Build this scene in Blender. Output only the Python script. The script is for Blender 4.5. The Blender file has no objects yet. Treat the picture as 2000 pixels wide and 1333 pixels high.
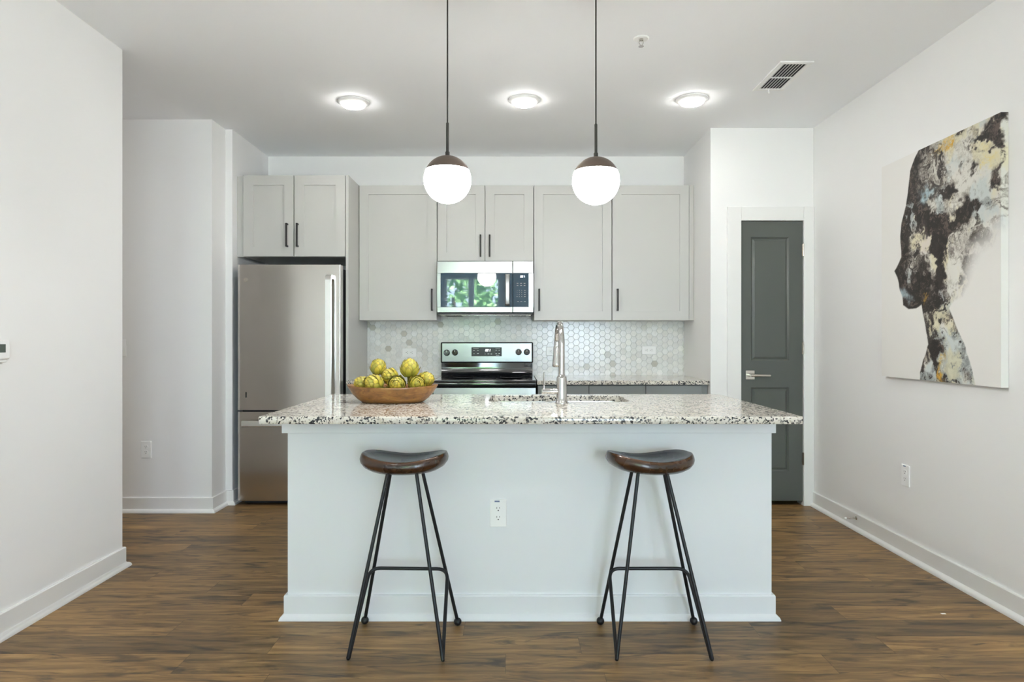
import bpy, bmesh, math, random
import numpy as np
from mathutils import Vector, Matrix
R = math.radians
PI = math.pi
S = bpy.context.scene
COL = S.collection

# ------------------------------------------------------------------ camera, sky, exposure
EYE = 1.22
CEIL = 2.77
cam_data = bpy.data.cameras.new('camera')
cam_data.sensor_fit = 'HORIZONTAL'
cam_data.sensor_width = 36.0
cam_data.lens = 36.0 * 1280 / 2000
cam_data.shift_y = -0.00175
cam_data.clip_start = 0.05
cam = bpy.data.objects.new('camera', cam_data)
cam.location = (0, 0, EYE)
cam.rotation_euler = (R(90), 0, 0)
COL.objects.link(cam)
S.camera = cam

SKY_STRENGTH = 3.5
LENS_STRENGTH = 13.0
GLOBE_STRENGTH = 11.0
world = bpy.data.worlds.new('sky')
S.world = world
world.use_nodes = True
_bg = world.node_tree.nodes['Background']
_bg.inputs[0].default_value = (0.64, 0.82, 1.0, 1)
_bg.inputs[1].default_value = SKY_STRENGTH

# the sun stands on the kitchen side of the building: it lights the terrace and the trees, not the room
_sd = bpy.data.lights.new('sun', 'SUN'); _sd.energy = 30.0; _sd.angle = R(0.53); _sd.color = (1.0, 0.985, 0.96)
_so = bpy.data.objects.new('sun', _sd); _so.rotation_euler = (R(-42), 0, R(14)); COL.objects.link(_so)

S.view_settings.view_transform = 'Standard'
S.view_settings.look = 'None'
S.view_settings.exposure = 2.5
S.view_settings.gamma = 1.0
S.view_settings.use_curve_mapping = False
S.cycles.max_bounces = 14
S.cycles.diffuse_bounces = 8
S.cycles.glossy_bounces = 6
S.cycles.transparent_max_bounces = 16
S.cycles.sample_clamp_indirect = 8.0
S.cycles.caustics_reflective = False
S.cycles.caustics_refractive = False
S.cycles.blur_glossy = 0.5


def portal(loc, rot, sx, sy):
    """a light portal in a window opening: it gives no light, it only guides the sampling of the sky"""
    d = bpy.data.lights.new('window_portal', 'AREA')
    d.shape = 'RECTANGLE'; d.size = sx; d.size_y = sy
    d.cycles.is_portal = True
    o = bpy.data.objects.new('window_portal', d)
    o.location = loc; o.rotation_euler = rot
    COL.objects.link(o)


REAR = -3.8                                   # wall behind the camera
portal((-0.85, REAR - 0.06, 1.53), (R(90), 0, 0), 1.20, 2.05)
portal((1.35, REAR - 0.06, 1.25), (R(90), 0, 0), 1.50, 2.38)

# ------------------------------------------------------------------ colour and materials
def lin(c):
    c = c / 255.0
    return c / 12.92 if c <= 0.04045 else ((c + 0.055) / 1.055) ** 2.4


def rgb(r, g, b):
    return (lin(r), lin(g), lin(b), 1.0)


def mat(name, col=(0.8, 0.8, 0.8, 1), rough=0.5, metal=0.0, spec=0.5, coat=0.0, emit=None, strength=0.0):
    m = bpy.data.materials.new(name)
    m.use_nodes = True
    p = m.node_tree.nodes['Principled BSDF']
    p.inputs['Base Color'].default_value = col
    p.inputs['Roughness'].default_value = rough
    p.inputs['Metallic'].default_value = metal
    p.inputs['Specular IOR Level'].default_value = spec
    p.inputs['Coat Weight'].default_value = coat
    p.inputs['Coat Roughness'].default_value = 0.08
    if emit:
        p.inputs['Emission Color'].default_value = emit
        p.inputs['Emission Strength'].default_value = strength
    return m


class NT:
    """small node-graph writer"""
    def __init__(s, m):
        s.t = m.node_tree
        s.p = s.t.nodes['Principled BSDF']

    def n(s, kind, **kw):
        x = s.t.nodes.new(kind)
        for k, v in kw.items():
            setattr(x, k, v)
        return x

    def val(s, inp, v):
        if isinstance(v, bpy.types.NodeSocket):
            s.t.links.new(v, inp)
        elif v is not None:
            inp.default_value = v

    def math(s, op, a, b=None, c=None):
        x = s.n('ShaderNodeMath', operation=op)
        s.val(x.inputs[0], a); s.val(x.inputs[1], b); s.val(x.inputs[2], c)
        return x.outputs[0]

    def coord(s, out='Object'):
        return s.n('ShaderNodeTexCoord').outputs[out]

    def mapping(s, vec, scale=(1, 1, 1), loc=(0, 0, 0)):
        x = s.n('ShaderNodeMapping')
        s.val(x.inputs['Vector'], vec); x.inputs['Scale'].default_value = scale; x.inputs['Location'].default_value = loc
        return x.outputs[0]

    def noise(s, vec, scale=5, detail=3, rough=0.5, dist=0.0, out=0):
        x = s.n('ShaderNodeTexNoise')
        s.val(x.inputs['Vector'], vec); x.inputs['Scale'].default_value = scale
        x.inputs['Detail'].default_value = detail; x.inputs['Roughness'].default_value = rough
        x.inputs['Distortion'].default_value = dist
        return x.outputs[out]

    def ramp(s, fac, stops, interp='LINEAR'):
        x = s.n('ShaderNodeValToRGB')
        x.color_ramp.interpolation = interp
        e = x.color_ramp.elements
        e[0].position, e[0].color = stops[0]
        e[1].position, e[1].color = stops[-1]
        for p, c in stops[1:-1]:
            k = e.new(p); k.color = c
        s.val(x.inputs[0], fac)
        return x.outputs[0]

    def mix(s, fac, a, b, blend='MIX'):
        x = s.n('ShaderNodeMix', data_type='RGBA', blend_type=blend)
        s.val(x.inputs[0], fac); s.val(x.inputs[6], a); s.val(x.inputs[7], b)
        return x.outputs[2]

    def bump(s, h, strength=0.1, dist=0.01):
        x = s.n('ShaderNodeBump')
        x.inputs['Strength'].default_value = strength; x.inputs['Distance'].default_value = dist
        s.val(x.inputs['Height'], h)
        s.t.links.new(x.outputs[0], s.p.inputs['Normal'])

    def base(s, c):
        s.val(s.p.inputs['Base Color'], c)


M = {}
def paint(name, col, rough, bump=0.04, scale=180):
    m = mat(name, col, rough)
    g = NT(m)
    c = g.coord()
    big = g.noise(c, 1.3, 3)
    g.base(g.mix(g.math('MULTIPLY', big, 0.05), col, tuple(x * 0.8 for x in col[:3]) + (1,)))
    g.bump(g.noise(c, scale, 2), bump, 0.002)
    M[name] = m


paint('wall_paint', (0.86, 0.857, 0.85, 1), 0.6)
paint('ceiling_paint', (0.905, 0.918, 0.935, 1), 0.75)
paint('trim_paint', (0.83, 0.825, 0.81, 1), 0.35, 0.02, 60)
paint('island_paint', (0.785, 0.80, 0.82, 1), 0.45, 0.02, 60)
paint('cabinet_grey', rgb(196, 195, 191), 0.38, 0.02, 90)
paint('base_cabinet_grey', rgb(132, 135, 134), 0.4, 0.02, 90)
paint('door_grey', rgb(88, 92, 87), 0.30, 0.02, 90)
M['white_plastic'] = mat('white_plastic', (0.90, 0.90, 0.89, 1), 0.3)
M['shadow_black'] = mat('shadow_black', (0.012, 0.012, 0.013, 1), 0.6)
M['black_gloss'] = mat('black_gloss', (0.008, 0.009, 0.011, 1), 0.05, coat=1.0)
M['black_gloss'].node_tree.nodes['Principled BSDF'].inputs['IOR'].default_value = 1.75
M['black_satin'] = mat('black_satin', (0.02, 0.019, 0.018, 1), 0.35)
M['dark_case'] = mat('dark_case', (0.035, 0.036, 0.038, 1), 0.5)
M['pull_bronze'] = mat('pull_bronze', rgb(50, 48, 46), 0.45, 0.4)
M['lamp_bronze'] = mat('lamp_bronze', rgb(112, 98, 88), 0.5, 0.5)
M['cord_black'] = mat('cord_black', rgb(52, 50, 46), 0.6)
M['chrome'] = mat('chrome', (0.62, 0.61, 0.595, 1), 0.06, 1.0)
M['nickel'] = mat('nickel', (0.66, 0.62, 0.56, 1), 0.22, 1.0)
M['blue_sticker'] = mat('blue_sticker', rgb(120, 136, 165), 0.5)
M['dark_slot'] = mat('dark_slot', rgb(50, 48, 46), 0.6)
M['panel_print'] = mat('panel_print', rgb(215, 215, 212), 0.5)
M['clock_glow'] = mat('clock_glow', (0.1, 0.1, 0.1, 1), 0.5, emit=(0.9, 0.92, 1, 1), strength=2.5)
M['lcd'] = mat('lcd', rgb(86, 96, 90), 0.15)
M['stool_iron'] = mat('stool_iron', (0.012, 0.013, 0.015, 1), 0.42, 0.2)
M['lens_glow'] = mat('lens_glow', (0.9, 0.9, 0.9, 1), 0.4, emit=(1.0, 0.985, 0.955, 1), strength=LENS_STRENGTH)
M['globe_glow'] = mat('globe_glow', (0.9, 0.9, 0.88, 1), 0.25, emit=(1.0, 0.99, 0.97, 1), strength=GLOBE_STRENGTH)

m = mat('stainless', (0.60, 0.575, 0.535, 1), 0.2, 1.0)
g = NT(m)
c = g.coord()
br = g.noise(g.mapping(c, (2, 2, 420)), 3, 3)
g.val(g.p.inputs['Roughness'], g.math('MULTIPLY_ADD', br, 0.06, 0.16))
M['stainless'] = m
m = mat('bright_steel', (0.35, 0.355, 0.355, 1), 0.28, 1.0)
M['bright_steel'] = m
M['handle_steel'] = mat('handle_steel', (0.88, 0.87, 0.85, 1), 0.3, 1.0)
M['badge_grey'] = mat('badge_grey', rgb(150, 152, 156), 0.5)
m = mat('dark_glass', (0.022, 0.060, 0.095, 1), 0.02, 0.0, 0.5)
m.node_tree.nodes['Principled BSDF'].inputs['IOR'].default_value = 1.7
M['dark_glass'] = m

m = bpy.data.materials.new('window_glass'); m.use_nodes = True
nt = m.node_tree; nt.nodes.clear()
o_ = nt.nodes.new('ShaderNodeOutputMaterial'); mx = nt.nodes.new('ShaderNodeMixShader'); tr = nt.nodes.new('ShaderNodeBsdfTransparent'); gl = nt.nodes.new('ShaderNodeBsdfGlossy')
gl.inputs['Roughness'].default_value = 0.02; mx.inputs[0].default_value = 0.06
nt.links.new(tr.outputs[0], mx.inputs[1]); nt.links.new(gl.outputs[0], mx.inputs[2]); nt.links.new(mx.outputs[0], o_.inputs[0])
M['window_glass'] = m

# granite
m = mat('granite', (0.7, 0.7, 0.7, 1), 0.09, 0, 0.5)
g = NT(m)
c = g.coord()
wob = g.noise(c, 90, 2, out=1)
vc = g.n('ShaderNodeVectorMath', operation='MULTIPLY_ADD')
g.t.links.new(wob, vc.inputs[0]); vc.inputs[1].default_value = (0.009, 0.009, 0.009); g.t.links.new(c, vc.inputs[2])
vo = g.n('ShaderNodeTexVoronoi'); g.t.links.new(vc.outputs[0], vo.inputs['Vector']); vo.inputs['Scale'].default_value = 150
sp = g.n('ShaderNodeSeparateColor'); g.t.links.new(vo.outputs['Color'], sp.inputs[0])
clump = g.noise(c, 26, 3, 0.6)
key = g.math('ADD', sp.outputs[0], g.math('MULTIPLY_ADD', clump, 1.1, -0.55))
speck = g.ramp(key, [(0.0, rgb(62, 64, 68)), (0.11, rgb(92, 93, 96)), (0.20, rgb(146, 144, 141)), (0.29, rgb(194, 188, 178)), (0.40, rgb(224, 222, 216)), (1.0, rgb(233, 233, 230))], 'CONSTANT')
cloud = g.noise(c, 9, 4)
g.base(g.mix(g.math('MULTIPLY_ADD', cloud, 0.8, 0.1), speck, (0.90, 0.83, 0.74, 1), 'MULTIPLY'))
M['granite'] = m

# plank floor: boards run along X
m = mat('plank_floor', (0.2, 0.13, 0.08, 1), 0.42, 0, 0.45)
g = NT(m)
c = g.coord()
sx = g.n('ShaderNodeSeparateXYZ'); g.t.links.new(c, sx.inputs[0])
X, Y = sx.outputs[0], sx.outputs[1]
PW, PL = 0.152, 1.22
yr = g.math('DIVIDE', g.math('ADD', Y, 0.045), PW)
row = g.math('FLOOR', yr)
w1 = g.n('ShaderNodeTexWhiteNoise', noise_dimensions='1D'); g.t.links.new(row, w1.inputs['W'])
xr = g.math('ADD', g.math('DIVIDE', X, PL), g.math('MULTIPLY', w1.outputs[0], 7.0))
colm = g.math('FLOOR', xr)
cv = g.n('ShaderNodeCombineXYZ'); g.t.links.new(row, cv.inputs[0]); g.t.links.new(colm, cv.inputs[1])
w2 = g.n('ShaderNodeTexWhiteNoise', noise_dimensions='2D'); g.t.links.new(cv.outputs[0], w2.inputs['Vector'])
rnd = w2.outputs[0]
gv = g.n('ShaderNodeCombineXYZ')
g.t.links.new(g.math('MULTIPLY', X, 1.0), gv.inputs[0])
g.t.links.new(g.math('MULTIPLY', Y, 9.0), gv.inputs[1])
g.t.links.new(g.math('MULTIPLY', rnd, 37.0), gv.inputs[2])
grain = g.noise(gv.outputs[0], 3.2, 9, 0.62, 0.6)
gv2 = g.n('ShaderNodeCombineXYZ')
g.t.links.new(g.math('MULTIPLY', X, 2.2), gv2.inputs[0])
g.t.links.new(g.math('MULTIPLY', Y, 11.0), gv2.inputs[1])
g.t.links.new(g.math('MULTIPLY', rnd, 91.0), gv2.inputs[2])
knots = g.noise(gv2.outputs[0], 1.5, 4, 0.55, 1.4)
fine = g.noise(g.mapping(c, (6, 160, 1)), 1.0, 3)
wood = g.ramp(grain, [(0.25, rgb(78, 59, 37)), (0.42, rgb(127, 99, 61)), (0.56, rgb(160, 127, 82)), (0.76, rgb(194, 159, 108))])
wood = g.mix(g.ramp(knots, [(0.30, (0.95, 0.95, 0.95, 1)), (0.47, (0, 0, 0, 1))]), wood, rgb(66, 54, 42))
wood = g.mix(g.math('MULTIPLY', fine, 0.30), wood, rgb(108, 86, 62))
tone = g.ramp(rnd, [(0, (0.66, 0.67, 0.70, 1)), (1, (1.10, 1.06, 0.98, 1))])
wood = g.mix(1.0, wood, tone, 'MULTIPLY')
fy = g.math('FRACT', yr); fx = g.math('FRACT', xr)
seam = g.math('MAXIMUM', g.math('LESS_THAN', fy, 0.012), g.math('LESS_THAN', fx, 0.0016))
wood = g.mix(g.math('MULTIPLY', seam, 0.55), wood, rgb(48, 38, 30))
g.base(wood)
g.val(g.p.inputs['Roughness'], g.math('MULTIPLY_ADD', grain, 0.2, 0.33))
g.bump(g.math('SUBTRACT', g.math('MULTIPLY', grain, 0.4), seam), 0.12, 0.002)
M['plank_floor'] = m

# attribute-coloured materials (the colours are the things' own)
def attr_mat(name, rough, extra=None, spec=0.5, coat=0.0):
    m = mat(name, rough=rough, spec=spec, coat=coat)
    g = NT(m)
    a = g.n('ShaderNodeAttribute'); a.attribute_name = 'tint'
    cc = a.outputs['Color']
    if extra:
        cc = extra(g, cc)
    g.base(cc)
    M[name] = m
    return m


def vein(g, cc):
    c = g.coord()
    v = g.noise(c, 14, 6, 0.6, 1.5)
    k = g.ramp(v, [(0.46, (0, 0, 0, 1)), (0.50, (0.5, 0.5, 0.5, 1)), (0.54, (0, 0, 0, 1))])
    return g.mix(g.math('MULTIPLY', k, 0.35), cc, rgb(176, 172, 164))


attr_mat('marble_tile', 0.16, vein)
M['grout'] = mat('grout', rgb(222, 224, 223), 0.7)
attr_mat('canvas_paint', 0.6)


def art_extra(g, cc):
    c = g.coord()
    v = g.noise(c, 45, 4, 0.6, 0.5)
    cc = g.mix(g.ramp(v, [(0.42, (0, 0, 0, 1)), (0.75, (0.55, 0.55, 0.55, 1))]), cc, rgb(214, 188, 70))
    return g.mix(g.ramp(g.noise(c, 110, 3), [(0.58, (0, 0, 0, 1)), (0.72, (0.55, 0.55, 0.55, 1))]), cc, rgb(112, 92, 44))


attr_mat('artichoke_green', 0.45, art_extra)

# bowl wood
m = mat('bowl_wood', rough=0.34, coat=0.15)
g = NT(m)
c = g.coord()
a = g.noise(g.mapping(c, (7, 16, 22)), 1.6, 6, 0.6, 1.2)
cc = g.ramp(a, [(0.25, rgb(96, 62, 28)), (0.5, rgb(138, 94, 46)), (0.75, rgb(168, 122, 64))])
b = g.noise(c, 38, 4)
cc = g.mix(g.ramp(b, [(0.6, (0, 0, 0, 1)), (0.72, (0.6, 0.6, 0.6, 1))]), cc, rgb(80, 50, 24))
g.base(cc)
g.bump(g.noise(c, 26, 3), 0.2, 0.004)
M['bowl_wood'] = m

# stool seat wood
m = mat('seat_wood', rough=0.26, coat=0.3)
g = NT(m)
c = g.coord()
a = g.noise(g.mapping(c, (5, 5, 18)), 2.2, 5, 0.6, 0.8)
cc = g.ramp(a, [(0.3, rgb(14, 10, 8)), (0.55, rgb(27, 18, 12)), (0.8, rgb(58, 35, 18))])
geo = g.n('ShaderNodeNewGeometry')
worn = g.math('MULTIPLY', g.ramp(geo.outputs['Pointiness'], [(0.52, (0, 0, 0, 1)), (0.58, (1, 1, 1, 1))]), g.noise(c, 30, 3))
g.base(g.mix(worn, cc, rgb(132, 84, 48)))
g.val(g.p.inputs['Roughness'], g.math('MULTIPLY_ADD', g.noise(c, 12, 3), 0.14, 0.2))
M['seat_wood'] = m

# leaves outside
m = mat('leaf_green', rough=0.5)
g = NT(m)
g.base(g.ramp(g.noise(g.coord(), 4, 4), [(0.3, rgb(84, 130, 78)), (0.6, rgb(140, 184, 122)), (0.8, rgb(186, 212, 164))]))
M['leaf_green'] = m
M['bark'] = mat('bark', rgb(88, 72, 56), 0.8)
M['concrete'] = mat('concrete', rgb(170, 168, 162), 0.8)
M['blind_slat'] = mat('blind_slat', rgb(232, 232, 228), 0.45)

# ------------------------------------------------------------------ mesh helpers
OFF = {}


class MB:
    def __init__(s):
        s.bm = bmesh.new()

    def box(s, x0, x1, y0, y1, z0, z1, bev=0.0, seg=2):
        r = bmesh.ops.create_cube(s.bm, size=1.0)
        vs = r['verts']
        for v in vs:
            v.co = Vector((x0 + (v.co.x + 0.5) * (x1 - x0), y0 + (v.co.y + 0.5) * (y1 - y0), z0 + (v.co.z + 0.5) * (z1 - z0)))
        if bev > 0:
            es = list({e for v in vs for e in v.link_edges})
            bmesh.ops.bevel(s.bm, geom=es, offset=bev, segments=seg, profile=0.5, affect='EDGES', clamp_overlap=True)
        return s

    def rings(s, rings, cap0=True, cap1=True, closed=True):
        """faces between successive loops of points"""
        L = [[s.bm.verts.new(p) for p in r] for r in rings]
        n = len(L[0])
        for a, b in zip(L, L[1:]):
            for i in range(n if closed else n - 1):
                j = (i + 1) % n
                try:
                    s.bm.faces.new((a[i], a[j], b[j], b[i]))
                except ValueError:
                    pass
        if cap0: s.bm.faces.new(list(reversed(L[0])))
        if cap1: s.bm.faces.new(L[-1])
        return s

    def lathe(s, prof, c=(0, 0, 0), ax='Z', seg=32, cap0=True, cap1=True):
        rs = []
        for r, h in prof:
            ring = []
            for i in range(seg):
                a = 2 * PI * i / seg
                p = (r * math.cos(a), r * math.sin(a), h)
                if ax == 'Y': p = (p[0], -p[2], p[1])       # axis towards -Y
                if ax == 'X': p = (p[2], p[0], p[1])
                ring.append((p[0] + c[0], p[1] + c[1], p[2] + c[2]))
            rs.append(ring)
        return s.rings(rs, cap0, cap1)

    def tube(s, pts, r, seg=12):
        pts = [Vector(p) for p in pts]
        rr = r if isinstance(r, (list, tuple)) else [r] * len(pts)
        rings = []
        prev = None
        for i, p in enumerate(pts):
            t = (pts[min(i + 1, len(pts) - 1)] - pts[max(i - 1, 0)]).normalized()
            if prev is None:
                up = Vector((0, 0, 1)) if abs(t.z) < 0.9 else Vector((0, 1, 0))
                u = t.cross(up).normalized()
            else:
                u = (prev - t * prev.dot(t)).normalized()
            prev = u
            v = t.cross(u)
            rings.append([p + (u * math.cos(2 * PI * k / seg) + v * math.sin(2 * PI * k / seg)) * rr[i] for k in range(seg)])
        return s.rings(rings)

    def prism(s, prof, x0, x1):
        """profile of (y, z) points extruded along X"""
        return s.rings([[(x0, y, z) for y, z in prof], [(x1, y, z) for y, z in prof]])

    def sphere(s, c, r, u=24, v=16, sc=(1, 1, 1)):
        m_ = Matrix.Translation(c) @ Matrix.Diagonal((r * sc[0], r * sc[1], r * sc[2], 1))
        bmesh.ops.create_uvsphere(s.bm, u_segments=u, v_segments=v, radius=1.0, matrix=m_)
        return s

    def build(s, name, material, parent=None, smooth=32, label=None):
        bm = s.bm
        bmesh.ops.recalc_face_normals(bm, faces=bm.faces[:])
        if smooth:
            for f in bm.faces: f.smooth = True
            lim = R(smooth)
            for e in bm.edges:
                if len(e.link_faces) != 2: e.smooth = False; continue
                an = e.calc_face_angle(9)
                a0, a1 = sorted(f.calc_area() for f in e.link_faces)
                e.smooth = an < lim and not (an > 0.12 and a1 > 8 * a0 and smooth < 75)
        me = bpy.data.meshes.new(name)
        o = bpy.data.objects.new(name, me)
        COL.objects.link(o)
        if parent is not None:
            off = OFF[parent.name]
            o.parent = parent
        else:
            xs = [v.co for v in bm.verts]
            lo = [min(v[i] for v in xs) for i in range(3)]; hi = [max(v[i] for v in xs) for i in range(3)]
            off = Vector(((lo[0] + hi[0]) / 2, (lo[1] + hi[1]) / 2, lo[2]))
            o.location = off
        bmesh.ops.translate(bm, vec=-off, verts=bm.verts[:])
        bm.to_mesh(me)
        bm.free()
        me.materials.append(M[material])
        OFF[o.name] = off
        if label: o['label'] = label
        return o


def tag(o, label, cat, group=None):
    o['label'] = label; o['category'] = cat
    if group: o['group'] = group
    return o


def thing(name, loc, label, cat, group=None):
    o = bpy.data.objects.new(name, None)
    o.empty_display_size = 0.05
    o.location = loc
    COL.objects.link(o)
    OFF[o.name] = Vector(loc)
    return tag(o, label, cat, group)


def struct(o):
    o['kind'] = 'structure'
    return o


def frame_root(name, loc):
    o = bpy.data.objects.new(name, None)
    o.empty_display_size = 0.05
    o.location = loc
    COL.objects.link(o)
    OFF[o.name] = Vector(loc)
    return struct(o)


def dup(root, loc, label=None, rot=None, group=None):
    c = root.copy(); COL.objects.link(c)
    c.location = loc
    if rot is not None: c.rotation_euler = rot
    if label: c['label'] = label
    if group: c['group'] = group
    for ch in list(root.children):
        d = ch.copy(); COL.objects.link(d); d.parent = c
        for gch in list(ch.children):
            e = gch.copy(); COL.objects.link(e); e.parent = d
    return c


SEG = {'0': 'abcdef', '1': 'bc', '2': 'abged', '3': 'abgcd', '4': 'fgbc', '5': 'afgcd', '6': 'afgedc', '7': 'abc', '8': 'abcdefg', '9': 'abcdfg'}


def digit(b, ch, cx, y, cz, h, w, t, shear=0.12):
    """a seven-segment numeral standing in the XZ plane at depth y"""
    hw, hh = w / 2, h / 2
    segs = {'a': (-hw, hw, hh - t, hh), 'g': (-hw, hw, -t / 2, t / 2), 'd': (-hw, hw, -hh, -hh + t),
            'f': (-hw, -hw + t, 0, hh), 'b': (hw - t, hw, 0, hh), 'e': (-hw, -hw + t, -hh, 0), 'c': (hw - t, hw, -hh, 0)}
    for k in SEG[ch]:
        x0, x1, z0, z1 = segs[k]
        b.rings([[(cx + x0 + shear * z0, yy, cz + z0), (cx + x1 + shear * z0, yy, cz + z0), (cx + x1 + shear * z1, yy, cz + z1), (cx + x0 + shear * z1, yy, cz + z1)] for yy in (y, y - 0.0006)])


def monogram(b, cx, y, cz, r):
    """round appliance badge: a ring with entwined script loops"""
    def loop(pts, rr): b.tube([(cx + px * r, y, cz + pz * r) for px, pz in pts], rr, 6)
    loop([(math.cos(a * PI / 16), math.sin(a * PI / 16)) for a in range(33)], r * 0.07)
    loop([(-0.05 + 0.33 * math.cos(a), 0.08 + 0.42 * math.sin(a) - 0.1 * math.cos(2 * a)) for a in [R(20 + 15 * k) for k in range(22)]] + [(-0.02, -0.55), (-0.35, -0.45)], r * 0.07)
    loop([(0.5, 0.42), (0.32, 0.56), (0.16, 0.42), (0.2, 0.18), (0.36, 0.1), (0.16, -0.02), (0.1, -0.32), (0.28, -0.5), (0.55, -0.35)], r * 0.07)


# ------------------------------------------------------------------ room shell
XL, XR = -2.085, 2.21
YB = 5.553           # kitchen back wall
YP = 4.804           # closet wall with the grey door
struct(MB().box(-4.75, 2.35, REAR - 0.15, 5.70, -0.12, 0).build('floor', 'plank_floor', smooth=0))
bpy.data.objects['floor'].data.transform(Matrix.Translation(bpy.data.objects['floor'].location)); bpy.data.objects['floor'].location = (0, 0, 0)
struct(MB().box(-4.75, 2.35, REAR - 0.15, 5.70, CEIL, CEIL + 0.12).build('ceiling', 'ceiling_paint', smooth=0))
struct(MB().box(-2.205, XL, REAR, 3.507, 0, CEIL).build('wall_left', 'wall_paint', smooth=0))
struct(MB().box(-4.7, -2.205, 3.387, 3.507, 0, CEIL).build('wall_hall_near', 'wall_paint', smooth=0))
struct(MB().box(-4.75, -4.63, 3.507, 4.62, 0, CEIL).build('wall_hall_end', 'wall_paint', smooth=0))
struct(MB().box(-4.75, -2.115, 4.62, 4.84, 0, CEIL).build('wall_hall', 'wall_paint', smooth=0))
struct(MB().box(-2.235, -2.065, 4.84, 5.60, 0, CEIL).build('wall_alcove', 'wall_paint', smooth=0))
struct(MB().box(-2.235, XR, YB, YB + 0.12, 0, CEIL).build('wall_back', 'wall_paint', smooth=0))
struct(MB().box(XR, XR + 0.12, REAR, 5.68, 0, CEIL).build('wall_right', 'wall_paint', smooth=0))
# closet block: a side wall and a front wall around the door opening
DX0, DX1, DZ = 1.672, 2.137, 2.092
w = MB()
w.box(1.456, DX0, YP, YP + 0.1, 0, CEIL)
w.box(DX1, XR, YP, YP + 0.1, 0, CEIL)
w.box(DX0, DX1, YP, YP + 0.1, DZ, CEIL)
w.box(1.456, 1.556, YP + 0.1, YB, 0, CEIL)
struct(w.build('wall_closet', 'wall_paint', smooth=0))
# rear wall with two openings; the second is unseen, added for more daylight
w = MB()
WX = [(-1.45, -0.25, 0.50, 2.56), (0.60, 2.10, 0.06, 2.44)]
w.box(XL, WX[0][0], REAR - 0.12, REAR, 0, CEIL)
w.box(WX[0][1], WX[1][0], REAR - 0.12, REAR, 0, CEIL)
w.box(WX[1][1], XR, REAR - 0.12, REAR, 0, CEIL)
for x0, x1, z0, z1 in WX:
    w.box(x0, x1, REAR - 0.12, REAR, 0, z0)
    w.box(x0, x1, REAR - 0.12, REAR, z1, CEIL)
struct(w.build('wall_rear', 'wall_paint', smooth=0))


def window(n, x0, x1, z0, z1, mull):
    r = frame_root('window_%d' % n, ((x0 + x1) / 2, REAR - 0.06, z0))
    f = MB()
    t = 0.05
    f.box(x0, x1, REAR - 0.10, REAR - 0.03, z0, z0 + t, 0.004)
    f.box(x0, x1, REAR - 0.10, REAR - 0.03, z1 - t, z1, 0.004)
    f.box(x0, x0 + t, REAR - 0.10, REAR - 0.03, z0 + t, z1 - t, 0.004)
    f.box(x1 - t, x1, REAR - 0.10, REAR - 0.03, z0 + t, z1 - t, 0.004)
    f.box(mull - 0.06, mull + 0.06, REAR - 0.10, REAR - 0.03, z0 + t, z1 - t, 0.004)
    f.build('window_frame', 'trim_paint', r)
    MB().box(x0 + t, mull - 0.06, REAR - 0.068, REAR - 0.062, z0 + t, z1 - t).build('pane', 'window_glass', r, 0)
    MB().box(mull + 0.06, x1 - t, REAR - 0.068, REAR - 0.062, z0 + t, z1 - t).build('pane', 'window_glass', r, 0)
    return r


window(1, *WX[0], -0.88)
window(2, *WX[1], 1.35)  # unseen extra opening, put in to let more daylight reach the room


def base_sweep(path, h=0.106, t=0.013):
    """flat board with a quarter round at its foot, mitred round corners; path: (x, y, mx, my), m pointing into the room"""
    q = 0.020
    prof = [(0, 0), (t + q, 0), (t + q, 0.004)] + [(t + q * math.cos(a), 0.003 + q * math.sin(a)) for a in (R(20), R(40), R(60), R(80))] + [(t, 0.026), (t, h - 0.004), (t - 0.003, h), (0, h)]
    return MB().rings([[(x + mx * d, y + my * d, z) for d, z in prof] for x, y, mx, my in path])


struct(base_sweep([(XR, REAR, -1, 0), (XR, 4.788, -1, 0)]).build('baseboard_right', 'trim_paint'))
struct(base_sweep([(XL, REAR, 1, 0), (XL, 3.507, 1, 1), (-4.6, 3.507, 0, 1)]).build('baseboard_left', 'trim_paint'))
struct(base_sweep([(-4.6, 4.62, 0, -1), (-2.115, 4.62, 1, -1), (-2.115, 4.84, 1, -1), (-2.065, 4.84, 1, -1), (-2.065, 5.40, 1, 0)]).build('baseboard_hall', 'trim_paint'))

# door casing
cw = 0.098
tr_ = MB()
tr_.box(DX0 - cw, DX0 + 0.004, YP - 0.016, YP, 0, DZ + cw, 0.003)
tr_.box(DX1 - 0.004, XR - 0.001, YP - 0.016, YP, 0, DZ + cw, 0.003)
tr_.box(DX0 + 0.004, DX1 - 0.004, YP - 0.016, YP, DZ - 0.004, DZ + cw, 0.003)
tr_.box(DX0, DX0 + 0.004, YP, YP + 0.1, 0, DZ)
tr_.box(DX1 - 0.004, DX1, YP, YP + 0.1, 0, DZ)
struct(tr_.build('trim_1', 'trim_paint'))

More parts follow.
